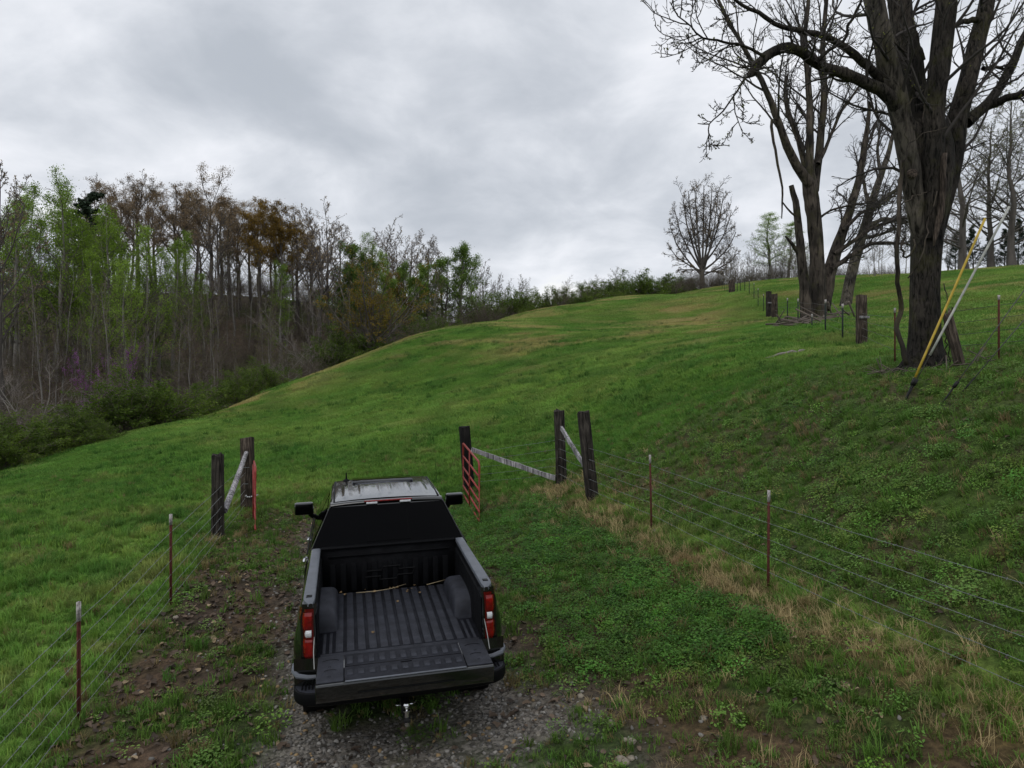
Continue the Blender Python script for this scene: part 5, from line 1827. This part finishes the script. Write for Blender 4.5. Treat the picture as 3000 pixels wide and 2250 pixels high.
P1b, R1b = grow(Pt, Rt, 4, .1, 1, .5, 1.1, np.full(len(thin), .6), .6, 9, .03, .16, r, .010)
P1, R1 = np.concatenate([P1, P1b]), np.concatenate([R1, R1b])
P2, R2 = grow(P1, R1, 6, .15, 1, .4, 1.05, .45, .6, 6, .06, .20, r, .0095)
P3, R3 = grow(P2, R2, 4, .15, 1, .4, 1.05, .45, .8, 4, .05, .20, r, .0075)
lf = leaves(P3, 1300, .042, r, .75, .015)
ob('twigs', crown_mesh('twigs', [(P1, R1, 5), (P2, R2, 4), (P3, R3, 3)], [lf], M['twig'], M['leaf_bud']), bt)
# climbing vines, hanging vine, stripped pale wood, knot
vm = MB()
hang, hr = limb([(2646, 470, 13), (2641, 520, 12), (2635, 568, 12), (2634, 656, 12), (2626, 723, 12), (2629, 803, 12), (2635, 862, 12), (2644, 909, 13), (2632, 935, 14), (2622, 958, 13), (2637, 991, 13), (2646, 1030, 13), (2655, 1070, 14)], BT_D, (-.55, -.75), 40, r, .006)
vm.tube(hang, hr, 8)
ob('hanging_vine', vm.mesh('hanging_vine', M['bark_mid'], True), bt)
vm = MB()
for pts in ([(2580, 60, 5), (2610, 110, 5), (2650, 150, 4.5), (2690, 162, 4), (2640, 178, 4)], [(2720, 205, 6), (2712, 255, 5), (2708, 300, 4), (2706, 360, 3)], [(2706, 262, 4), (2660, 300, 4), (2650, 350, 4), (2660, 420, 3)],
            [(2775, 372, 3), (2700, 390, 3), (2650, 440, 3), (2650, 560, 3)], [(2660, 815, 4), (2700, 760, 4), (2712, 700, 4), (2745, 560, 3)], [(2650, 690, 7), (2640, 720, 8), (2652, 755, 7), (2672, 745, 6), (2676, 700, 5)],
            [(2790, 900, 4), (2778, 960, 4), (2770, 1040, 4), (2745, 1070, 4)], [(2765, 830, 3), (2775, 900, 3), (2772, 980, 3), (2785, 1060, 3)], [(2640, 600, 4), (2690, 570, 3), (2735, 560, 2)]):
    p_, q_ = limb(pts, BT_D, (-.62, -.62), 14, r, .02)
    vm.tube(p_, q_, 5)
ob('climbing_vine', vm.mesh('climbing_vine', M['bark_mid'], True), bt)
p_, q_ = limb([(2768, 450, 14), (2762, 560, 17), (2752, 640, 18), (2742, 690, 12), (2735, 720, 4)], BT_D, (-.56, -.54), 14, r, .008)
ob('stripped_wood', MB().tube(p_, q_, 8).mesh('stripped_wood', M['tie_brown'], True), bt, label='strip of pale bare wood down the trunk')
kn = at(2676, 508, BT_D - .58)
kno = ob('knot', MB().lathe([(.015, .0), (.02, .05), (.015, .075), (.0, .095), (-.06, .11)], 'z', 18).mesh('knot', M['tie_brown'], True), bt, label='pale round cut knot')
kno.matrix_basis = Matrix.Translation(Vector(kn)) @ Matrix.Rotation(math.radians(90), 4, 'X')

# --- broken multi-stemmed tree by the hill fence
r = np.random.default_rng(202)
D2 = 38.0
b2 = ob('broken_tree', None, label='tall multi-stemmed bare tree with snapped limbs beside the hill fence', cat='tree')
gz = hz(*at(2390, 934, D2)[:2])
vb = 1125 - (gz - CAMZ) / D2 * FPX + 14
st = [limb([(2392, vb, 70), (2393, vb - 30, 56), (2394, 830, 47), (2394, 753, 40), (2386, 645, 40), (2374, 560, 44), (2370, 520, 40)], D2, (0, 0), 20, r),
      limb([(2364, vb, 40), (2362, vb - 40, 34), (2357, 830, 30), (2350, 780, 26), (2342, 700, 22), (2338, 645, 20), (2330, 583, 18), (2318, 543, 14)], D2, (-.5, -.8), 18, r),
      limb([(2412, vb - 40, 40), (2424, 820, 40), (2443, 753, 36), (2468, 681, 28), (2493, 608, 24), (2515, 536, 21), (2528, 450, 18), (2540, 380, 14), (2548, 300, 9)], D2, (.4, 1.5), 20, r),
      limb([(2372, 540, 30), (2332, 482, 26), (2303, 426, 23), (2282, 362, 20), (2259, 300, 17), (2232, 235, 15), (2185, 147, 12), (2141, 76, 10), (2103, 0, 8), (2060, -120, 4)], D2, (-.2, -2.5), 22, r),
      limb([(2376, 540, 22), (2356, 470, 19), (2341, 412, 17), (2309, 338, 14), (2300, 279, 12), (2303, 223, 9)], D2, (.3, 1.5), 16, r),
      limb([(2374, 530, 30), (2373, 485, 24), (2373, 353, 20), (2368, 235, 17), (2356, 118, 14), (2370, 0, 11), (2380, -150, 5)], D2, (0, .8), 20, r),
      limb([(2386, 560, 26), (2400, 441, 24), (2415, 294, 20), (2409, 147, 16), (2420, 0, 12), (2440, -160, 5)], D2, (.4, 2.0), 20, r),
      limb([(2396, 480, 13), (2409, 456, 11), (2465, 323, 9), (2505, 270, 7), (2550, 210, 5)], D2, (.2, 1.6), 14, r),
      limb([(2345, 750, 14), (2325, 720, 11), (2301, 692, 6)], D2, (-.6, -1.0), 8, r),
      limb([(2435, 789, 16), (2497, 746, 13), (2551, 713, 10), (2623, 710, 7), (2660, 715, 4)], D2, (.3, 1.2), 14, r),
      limb([(2445, 745, 15), (2480, 720, 12), (2560, 665, 10), (2630, 640, 7), (2680, 640, 4)], D2, (.4, .6), 14, r),
      limb([(2470, 676, 12), (2520, 625, 10), (2580, 600, 8), (2640, 560, 5)], D2, (.4, 1.8), 14, r),
      limb([(2400, 640, 8), (2440, 612, 6), (2500, 600, 5), (2560, 590, 3)], D2, (.2, -1.2), 10, r),
      limb([(2262, 350, 9), (2259, 356, 9), (2265, 412, 8), (2279, 482, 7), (2292, 547, 6), (2292, 594, 5), (2290, 640, 3)], D2, (-1.2, -1.3), 14, r),
      limb([(2292, 592, 4), (2310, 615, 5), (2330, 632, 6)], D2, (-1.2, -.8), 6, r)]
lv = [(p_[None], q_[None], 12 if q_[0] > .25 else 8) for p_, q_ in st]
ob('trunk', trunk_mesh('trunk', lv[:3], M['bark_mid'], .10, 5), b2)
ob('limbs', trunk_mesh('limbs', lv[3:], M['bark_mid'], .06, 6), b2)
gl = [resample(*st[k], 16, r, 0) for k in (2, 3, 4, 5, 6, 7, 9, 10, 11, 12)]
P, R = stackl(gl)
P1, R1 = grow(P, R, 14, .12, 1, .25, .75, np.array([3.0, 5.5, 2.6, 5.5, 5.5, 3.6, 2.4, 2.4, 2.4, 2.0]), .42, 9, .07, .11, r, .024, rmax=.065)
P2, R2 = grow(P1, R1, 6, .15, 1, .35, .95, .44, .6, 6, .06, .15, r, .016)
P3, R3 = grow(P2, R2, 4, .2, 1, .35, .95, .5, .7, 4, .04, .17, r, .012)
P4, R4 = grow(P3, R3, 2, .2, 1, .35, .95, .5, .9, 3, .04, .17, r, .011)
lf = leaves(P4, 900, .07, r, .6, .02)
ob('twigs', crown_mesh('twigs', [(P1, R1, 5), (P2, R2, 4), (P3, R3, 3), (P4, R4, 3)], [lf], M['twig'], M['leaf_bud']), b2)

# --- leaning tree behind it
r = np.random.default_rng(303)
D3 = 48.0
b3 = ob('leaning_tree', None, label='grey bare tree leaning right behind the broken tree', cat='tree')
gz = hz(*at(2479, 905, D3)[:2])
vb = 1125 - (gz - CAMZ) / D3 * FPX + 8
st = [limb([(2476, vb, 36), (2482, vb - 40, 31), (2493, 807, 30), (2522, 699, 27), (2544, 627, 24), (2573, 536, 19), (2600, 460, 15), (2620, 380, 9)], D3, (0, 1), 20, r),
      limb([(2535, 650, 18), (2560, 610, 14), (2620, 560, 11), (2690, 530, 7)], D3, (.2, -1), 14, r),
      limb([(2530, 668, 14), (2590, 640, 12), (2660, 650, 8)], D3, (.2, 1), 12, r),
      limb([(2548, 615, 12), (2530, 540, 9), (2525, 470, 6), (2540, 400, 4)], D3, (.3, 2), 14, r),
      limb([(2580, 515, 11), (2570, 440, 8), (2580, 360, 5)], D3, (.8, 1.8), 12, r),
      limb([(2520, 700, 12), (2570, 690, 9), (2630, 670, 6)], D3, (.2, 2), 12, r)]
lv = [(p_[None], q_[None], 12 if q_[0] > .25 else 8) for p_, q_ in st]
ob('trunk', trunk_mesh('trunk', lv, M['bark_grey'], .07, 6), b3)
P, R = stackl([resample(p_, q_, 14, r, 0) for p_, q_ in st])
P1, R1 = grow(P, R, 9, .3, 1, .35, .95, np.array([3.6, 2.4, 2.2, 2.4, 2.4, 2.0]), .42, 8, .06, .12, r, .026, rmax=.06)
P2, R2 = grow(P1, R1, 6, .2, 1, .35, .95, .48, .6, 6, .05, .15, r, .020)
P3, R3 = grow(P2, R2, 5, .2, 1, .35, .95, .5, .7, 4, .04, .17, r, .015)
P4, R4 = grow(P3, R3, 3, .2, 1, .35, .95, .5, .9, 3, .04, .17, r, .012)
ob('twigs', crown_mesh('twigs', [(P1, R1, 5), (P2, R2, 4), (P3, R3, 3), (P4, R4, 3)], [], M['twig'], None), b3)

# --- lone vase-shaped tree on the skyline
r = np.random.default_rng(404)
D4 = 122.0
b4 = ob('lone_tree', None, label='lone bare vase-shaped tree on the skyline at the end of the fence', cat='tree')
gz = hz(*at(2057, 850, D4)[:2])
vb = 1125 - (gz - CAMZ) / D4 * FPX + 6
st = [limb([(2057, vb, 17), (2057, 810, 14), (2058, 770, 11)], D4, (0, 0), 14, r)]
for ue, ve, w_, dd_ in ((2036, 552, 6, -2), (2086, 550, 6, 2.5), (2000, 572, 6, 2), (2118, 580, 6, -1.5), (1976, 612, 5, -2.5), (2142, 622, 5, 2), (2062, 542, 6, 0), (1964, 665, 5, 1), (2156, 680, 5, -2), (2016, 560, 5, -4), (2104, 562, 5, 4), (1962, 725, 4, -1), (2160, 742, 4, 1), (2040, 600, 5, 5), (2084, 600, 5, -5), (1985, 790, 3, 1), (2130, 795, 3, -1)):
    fk = random.uniform(775, 812)
    st.append(limb([(2057, fk, w_ + 2), (2057 + (ue - 2057) * .38, fk + (ve - fk) * .25, w_), (2057 + (ue - 2057) * .80, fk + (ve - fk) * .62, w_ * .7), (ue, ve, 2)], D4, (0, dd_), 14, r))
P, R = stackl([resample(p_, q_, 14, r, 0) for p_, q_ in st])
ob('trunk', trunk_mesh('trunk', [(P, R, 8)], M['bark_far'], .05, 2), b4)
P1, R1 = grow(P[1:], R[1:], 12, .25, 1, .45, 1.1, .32, .5, 8, .02, .12, r, .04)
P2, R2 = grow(P1, R1, 6, .2, 1, .35, .95, .45, .6, 6, .02, .14, r, .030)
P3, R3 = grow(P2, R2, 5, .2, 1, .35, .95, .48, .7, 4, .02, .16, r, .022)
P4, R4 = grow(P3, R3, 3, .2, 1, .35, .9, .5, .9, 3, .03, .15, r, .020)
lf = leaves(P4, 8000, .15, r, .4, .15)
ob('crown', crown_mesh('crown', [(P1, R1, 4), (P2, R2, 3), (P3, R3, 3), (P4, R4, 3)], [lf], M['twig'], M['leaf_bronze']), b4)

# --- the wood on the left: trees one can tell apart
random.seed(12)
WOOD = [('bronze', 401, 507, 84), ('bronze', 350, 530, 90), ('bronze', 504, 524, 82), ('bronze', 613, 513, 80), ('bronze', 570, 560, 92), ('bronze', 676, 575, 82), ('bronze', 735, 600, 90),
        ('orange', 767, 590, 80), ('orange', 830, 594, 78), ('orange', 872, 606, 82), ('orange', 910, 640, 90),
        ('bare', 936, 619, 74), ('bare', 975, 630, 78), ('bare', 1005, 660, 84), ('bare', 448, 540, 96), ('bare', 240, 560, 88), ('bare', 292, 545, 92), ('bare', 640, 600, 74),
        ('bare', 1126, 655, 92), ('bare', 1165, 690, 96), ('bare', 1194, 684, 95), ('bare', 1261, 691, 96), ('bare', 1300, 720, 98), ('bare', 1409, 775, 100), ('bare', 1460, 812, 104), ('bare', 700, 640, 96), ('bare', 800, 640, 98),
        ('spring', 163, 502, 56), ('spring', 115, 536, 58), ('spring', 52, 565, 55), ('spring', 80, 600, 62), ('spring', 215, 610, 60), ('spring', 15, 640, 58),
        ('spring', 318, 598, 56), ('spring', 350, 660, 58), ('spring', 282, 680, 60), ('spring', 426, 662, 57), ('spring', 470, 720, 60), ('spring', 544, 673, 70), ('spring', 820, 768, 70), ('spring', 1082, 680, 86), ('spring', 1110, 740, 82),
        ('green', 1042, 697, 82), ('green', 1249, 760, 84), ('green', 1341, 708, 86), ('green', 1190, 770, 86), ('green', 130, 780, 66), ('green', 190, 760, 68), ('green', 20, 800, 64), ('green', 1140, 800, 78),
        ('bare', 200, 590, 98), ('bare', 330, 560, 98), ('bare', 380, 575, 97), ('bare', 530, 580, 96), ('bare', 590, 600, 99), ('bare', 760, 650, 97), ('bare', 860, 660, 95), ('bronze', 460, 560, 88), ('bronze', 640, 560, 88), ('bare', 1050, 720, 99), ('bare', 1225, 730, 92), ('green', 1090, 740, 80), ('green', 1300, 740, 86), ('green', 1010, 770, 76), ('green', 1215, 800, 82), ('bare', 1080, 690, 94), ('bare', 1340, 740, 98), ('bare', 1380, 770, 100), ('bare', 1150, 740, 88), ('orange', 1170, 800, 80), ('spring', 30, 590, 60), ('spring', 190, 560, 64), ('spring', 140, 640, 57), ('spring', 245, 640, 58), ('spring', 300, 640, 62), ('spring', 500, 700, 64), ('bronze', 300, 560, 86), ('bronze', 540, 550, 86), ('bronze', 700, 610, 86), ('orange', 800, 620, 86), ('bare', 900, 660, 80), ('spring', 380, 760, 52), ('spring', 250, 740, 54), ('spring', 600, 800, 68), ('pine', 258, 560, 78), ('olive', 1085, 770, 60), ('redbud', 312, 1012, 47), ('redbud', 335, 1050, 46), ('sprawl', 78, 985, 40), ('sprawl', 640, 1085, 50), ('sprawl', 913, 850, 62), ('sprawl', 846, 1000, 52)]
for kind, u_, v_, D in WOOD:
    plant(kind, u_, v_, D, {'olive': 1.25, 'redbud': .5, 'spring': 1.1, 'bronze': 1.4, 'orange': 1.35, 'green': 1.3, 'bare': 1.25, 'pine': 1.4}.get(kind, 1.0), name={'pine': 'pine_tree', 'redbud': 'redbud_tree', 'olive': 'rounded_tree', 'sprawl': 'bare_pale_tree', 'spring': 'poplar_tree'}.get(kind, 'forest_tree'))
KD = {'bronze': ('tall tree with bronze opening buds on the left ridge, {} bronze one from the left', 'tree', 'bronze trees on the ridge'),
      'orange': ('tree with rusty orange young leaves in the left wood, {} orange one from left', 'tree', 'orange trees in the wood'),
      'bare': ('bare grey-brown forest tree in the left wood, {} bare tall one from the left', 'tree', 'bare trees in the wood'),
      'spring': ('slender pale-trunked tree with fresh yellow-green leaves, {} such in the wood from the left', 'tree', 'spring-green trees in the wood'),
      'green': ('mid-green leafy tree in the left wood, {} broad green one from the left', 'tree', 'green trees in the wood'),
      'pine': ('dark evergreen pine standing above the left wood', 'tree', None),
      'olive': ('large rounded olive-orange tree at the edge of the pasture', 'tree', None),
      'redbud': ('purple flowering redbud tree in the left wood, {} from the left', 'tree', 'redbuds'),
      'sprawl': ('low pale bare tree at the wood edge, {} pale one from the left', 'tree', 'pale bare trees'),
      'shrub': ('dense green shrub at the edge of the pasture, {} shrub from the left', 'shrub', 'green shrubs'),
      'budtree': ('big bare tree with greenish buds behind the upper field, {} from the left', 'tree', 'budding trees at the right'),
      'cedar': ('dark green cedar behind the upper field, {} from the left', 'tree', 'cedars at the right')}
# big dead-topped tree at the left edge of the picture
dt = plant('bare', 8, 470, 46, 1.0, 1, 'dead_topped_tree')
PLACED.pop()
dt['label'], dt['category'] = 'half-dead bare tree with broken top at the left picture edge', 'tree'

# --- shrubs along the pasture's edge
for u_, v_, D, w in ((425, 1108, 37, 1.5), (375, 1140, 36, 1.3), (480, 1150, 37.5, 1.2), (240, 1205, 33, 1.5), (180, 1220, 32, 1.4), (310, 1235, 32.5, 1.2), (55, 1215, 30, 1.6), (-20, 1230, 28, 1.5), (130, 1270, 30, 1.2), (20, 1290, 27.5, 1.3),
                     (1046, 958, 60, 1.5), (1095, 985, 61, 1.1), (985, 1010, 57, 1.3), (1223, 935, 72, 1.4), (1290, 930, 76, 1.2), (700, 1085, 46, 1.3), (620, 1120, 44, 1.2), (780, 1065, 49, 1.1), (560, 1150, 42, 1.1),
                     (1400, 880, 90, 1.5), (1450, 868, 94, 1.5), (1500, 862, 96, 1.5), (1550, 862, 98, 1.4), (1610, 850, 100, 1.5), (1660, 848, 102, 1.4), (1710, 832, 106, 1.6), (1760, 826, 108, 1.5), (1815, 826, 110, 1.4), (1870, 808, 114, 1.6), (1920, 806, 116, 1.6), (1965, 815, 118, 1.4), (2010, 822, 124, 1.3), (2100, 826, 130, 1.2)):
    plant('shrub', u_, v_, D, w, name='shrub')
# --- trees at the right
for u_, v_, D in ((2830, 240, 74), (2905, 330, 80), (2965, 260, 76), (3050, 300, 78), (2690, 420, 88)):
    plant('budtree', u_, v_, D, 1.15, name='budding_tree')
for u_, v_, D in ((2800, 680, 92), (2850, 660, 90), (2900, 690, 94), (2945, 670, 88), (2985, 640, 90), (3030, 660, 92)):
    plant('cedar', u_, v_, D, 1.1, name='cedar_tree')
lg = plant('spring', 2262, 622, 118, 2.3, 1, 'budding_tree')
lg['label'], lg['category'] = 'thin pale-green leafing tree behind the hill fence', 'tree'
PLACED.pop()
lg = plant('spring', 2305, 650, 122, 2.2, 2, 'budding_tree')
lg['label'], lg['category'] = 'smaller pale-green tree just right of the taller one behind the fence', 'tree'
PLACED.pop()
for kind, (lab, cat, grp) in KD.items():
    mem = sorted([p_ for p_ in PLACED if p_[1] == kind], key=lambda p_: p_[2])
    for i, p_ in enumerate(mem):
        w_ = ORD[i] if i < 20 else ORD[i % 20] + ' but twenty'
        if i >= 20:
            w_ = 'twenty-' + ORD[i - 20] if i > 20 - 1 and i - 20 < 9 and i != 20 else w_
            w_ = ('twenty-' + ORD[i - 20]) if i < 29 else ('thirtieth' if i == 29 else 'thirty-' + ORD[i - 30])
        p_[0]['label'] = lab.format(w_)
        p_[0]['category'] = cat
        if grp:
            p_[0]['group'] = grp
# --- slim saplings filling the wood and the hedgerows
rs = np.random.default_rng(55)
n_s = 0
for k in range(135):
    u_ = rs.uniform(-20, 1330)
    D = rs.uniform(44, 92)
    X = (u_ - 1500) / FPX * D
    if X > np.interp(D, [28, 45, 60, 78, 98], [-21, -18, -12.5, -3, 12]) - 1.5:
        continue
    gz = hz(X, D)
    vt = 1125 - (gz + rs.uniform(5, 12) - CAMZ) / D * FPX
    t_ = plant('sapling', u_, vt, D, 1.0, name='sapling')
    PLACED.pop()
    t_['label'], t_['category'], t_['group'] = 'slim bare grey sapling in the left wood', 'sapling', 'saplings in the wood'
for k in range(58):
    u_ = rs.uniform(2105, 2370) if k < 44 else rs.uniform(2500, 2790)
    D = rs.uniform(112, 140) if k < 44 else rs.uniform(92, 104)
    X = (u_ - 1500) / FPX * D
    gz = hz(X, D)
    vt = 1125 - (gz + rs.uniform(3.5, 9) - CAMZ) / D * FPX
    t_ = plant('sapling', u_, vt, D, 1.25, name='sapling')
    PLACED.pop()
    t_['label'], t_['category'], t_['group'] = 'slim bare sapling in the thicket behind the upper field', 'sapling', 'saplings behind the field'
for k in range(30):
    u_ = rs.uniform(1380, 2040)
    D = np.interp(u_, [1380, 1700, 2040], [94, 112, 130]) + rs.uniform(0, 6)
    X = (u_ - 1500) / FPX * D
    gz = hz(X, D)
    vt = np.interp(u_, [1380, 1500, 1700, 1900, 2040], [820, 822, 806, 790, 800]) + rs.uniform(-12, 25)
    t_ = plant('sapling', u_, vt, D, 1.2, name='sapling')
    PLACED.pop()
    t_['label'], t_['category'], t_['group'] = 'slim bare sapling in the hedge along the hill crest', 'sapling', 'saplings along the crest'

# --- brushwood under the trees
br = [proto('brush', forest_proto('thicket', 70 + k)[1]) for k in range(3)]
x, y = rng.uniform(-75, 40, 3600), rng.uniform(26, 125, 3600)
wx = np.interp(y, [5, 20, 28, 35, 45, 60, 78, 98, 125], [-27, -22.5, -22.4, -21.6, -18.4, -12.6, -3, 12, 30])
keep = (x < wx - .5 - 3.5 * sstep(70, 90, y)) & (x > wx - 62) & (x > -.82 * y - 6) & (rng.random(len(x)) < .30 + .7 * np.exp(-(wx - x) / 9))
x, y = x[keep], y[keep]
x2, y2 = rng.uniform(25, 75, 500), rng.uniform(100, 145, 500)
k2 = (y2 > 96 + .45 * x2) | (y2 > 128)
x, y = np.concatenate([x, x2[k2]]), np.concatenate([y, y2[k2]])
P, R_ = place(x, y, rng, .3, .1, -.05)
scatter('brushwood', 'tangled brown brushwood under the trees', 'brushwood', br, P, R_, rng.uniform(.35, 1.1, len(x)), np.tile(C3(.1, .1, .1), (len(x), 1)), rng.integers(0, 3, len(x)))
gb_ = [proto('bramble', forest_proto('shrub', 80 + k)[1]) for k in range(2)]
x, y = rng.uniform(-60, 35, 1500), rng.uniform(26, 118, 1500)
wx = np.interp(y, [5, 20, 28, 35, 45, 60, 78, 98, 125], [-27, -22.5, -22.2, -21.4, -18.2, -12.4, -2.6, 12.5, 30.5])
keep = (x < wx) & (x > -.82 * y - 6) & (rng.random(len(x)) < .05 + .75 * np.exp(-(wx - x) / 2.2))
x, y = x[keep], y[keep]
P, R_ = place(x, y, rng, .5, .1, -.05)
scatter('brambles', 'low green brambles along the edge of the left wood', 'brambles', gb_, P, R_, rng.uniform(.16, .42, len(x)), np.tile(C3(.1, .1, .1), (len(x), 1)), rng.integers(0, 2, len(x)))

# ------------------------------------------------------------------ guy wires, anchors, fallen branches
M['yellow'] = plain('yellow_plastic', (.50, .34, .035), .5, var=.25, vscale=8)
M['white_guard'] = plain('weathered_white_plastic', (.42, .42, .38), .55, var=.3, vscale=7)


def guy(a, b, guard, gm_, label, cat='guy wire', g0=.12, g1=.9, gr=.03, bolt=True):
    a, b = np.asarray(a, float), np.asarray(b, float)
    root = ob('guy_wire', MB().tube([a, b], .008, 6).mesh('guy_wire', M['wire_old'], True), label=label, cat=cat, group='guy wires')
    if guard:
        f = np.linspace(g0, g1, 8)
        pts = [a + (b - a) * q for q in f]
        ob('guard_sleeve', MB().tube(pts, gr, 8).mesh('guard_sleeve', M[gm_], True), root)
    d = nz(b - a)
    ob('anchor_rod', MB().tube([a - d * .3, a + d * .35], .014, 6).mesh('anchor_rod', M['steel'], True), root)
    if bolt:
        ob('anchor_clamp', MB().tube([a + d * .3, a + d * .42], .03, 8).mesh('anchor_clamp', M['steel'], True), root)
    return root


ga = at(2651, 1136, 12.6)
ga[2] = hz(ga[0], ga[1])
guy(ga, at(2886, 640, 12.4), True, 'yellow', 'guy wire in a yellow plastic guard in front of the big tree', g0=.13, g1=1.0, gr=.021)
guy(ga + [.03, .03, 0], at(2957, 605, 12.2), True, 'white_guard', 'guy wire in a white plastic guard beside the yellow one', g0=.24, g1=1.0, gr=.020)
a3 = at(2762, 1153, 12.0)
a3[2] = hz(a3[0], a3[1])
guy(a3, at(3080, 740, 11.5), False, None, 'unguarded dark guy wire with a round clamp right of the big tree')
a4 = at(2815, 1137, 12.2)
a4[2] = hz(a4[0], a4[1])
guy(a4, at(3100, 820, 11.8), False, None, 'unguarded dark guy wire at the far right with a pale foot', bolt=False)


def stick(name, pts, D, mat, label, cat='branch', dz=.03, w=1.0):
    P = []
    for u_, v_ in pts:
        q = at(u_, v_, D)
        q[2] = hz(q[0], q[1]) + dz
        P.append(q)
    r_ = np.random.default_rng(int(pts[0][0]))
    p_, q_ = resample(P, np.linspace(.05, .02, len(P)) * w, 10, r_, .02)
    return ob(name, MB().tube(p_, q_, 7).mesh(name, M[mat], True), label=label, cat=cat)


fb = [gp(10.05, 24.2, .05), gp(9.4, 24.0, .06), gp(8.6, 23.9, .05)]
ob('fallen_branch', MB().tube(resample(fb, [.07, .06, .03], 10, r, .03)[0], resample(fb, [.07, .06, .03], 10, r, 0)[1], 8).mesh('fallen_branch', M['twig_pale'], True), label='pale fallen branch lying on the grass below the brown timber post', cat='branch')
pile = MB()
for k in range(46):
    c_ = gp(15.3 + rs.normal(0, 1.1), 35.8 + rs.normal(0, 1.3), .06 + .1 * rs.random())
    d = nz(rs.normal(0, 1, 3) * [1, 1, .18])
    ln = rs.uniform(.3, 1.3)
    pile.tube([c_ - d * ln, c_ + [0, 0, .03], c_ + d * ln], [.05, .045, .02], 5)
ob('brush_pile', pile.mesh('brush_pile', M['twig_brown'], True), label='heap of broken sticks at the foot of the broken tree', cat='sticks', kind='stuff')
rp = MB()
for k in range(40):
    an = rs.uniform(0, 6.28)
    c_ = gp(ctr[0] + 1.0 * math.cos(an), ctr[1] - .2 + .9 * math.sin(an), .03 + .08 * rs.random())
    d = nz(rs.normal(0, 1, 3) * [1, 1, .25])
    ln = rs.uniform(.15, .5)
    rp.tube([c_ - d * ln, c_, c_ + d * ln], [.012, .012, .006], 4)
ob('dead_sticks', rp.mesh('dead_sticks', M['twig_brown'], True), label='dead twigs scattered around the roots of the big tree', cat='sticks', kind='stuff')
# pale stones lying on the verge
M['stone_pale'] = plain('pale_stone', (.26, .225, .175), .85, var=.35, vscale=12, bump=.4, bscale=30)
for k, (u_, v_, w_) in enumerate(((1793, 2122, 32), (1851, 2175, 30), (1833, 2169, 18), (1820, 2233, 46), (1847, 2222, 26), (2161, 2115, 26), (2062, 2106, 24), (1700, 2040, 22), (330, 1890, 20), (515, 1810, 18), (1920, 1560, 26), (2310, 1290, 18))):
    D_ = 9.0
    for _ in range(14):
        q = at(u_, v_, D_)
        D_ += (CAMZ - hz(q[0], q[1])) * FPX / (v_ - 1125) * .7 + D_ * .3 - D_
    q = at(u_, v_, D_)
    rr = w_ / FPX * D_ * .5
    bm = bmesh.new()
    bmesh.ops.create_icosphere(bm, subdivisions=2, radius=rr)
    for vv in bm.verts:
        vv.co = vv.co * (1 + rs.normal(0, .10))
        vv.co.z *= .7
    so_ = ob('stone', MB().addbm(bm).mesh('stone', M['stone_pale'], False), loc=(q[0], q[1], hz(q[0], q[1]) + rr * .05), label='small pale stone lying on the ground, ' + ORD[sorted((1793, 1851, 1833, 1820, 1847, 2161, 2062, 1700, 330, 515, 1920, 2310)).index(u_)] + ' stone from the left', cat='stone', group='pale stones')
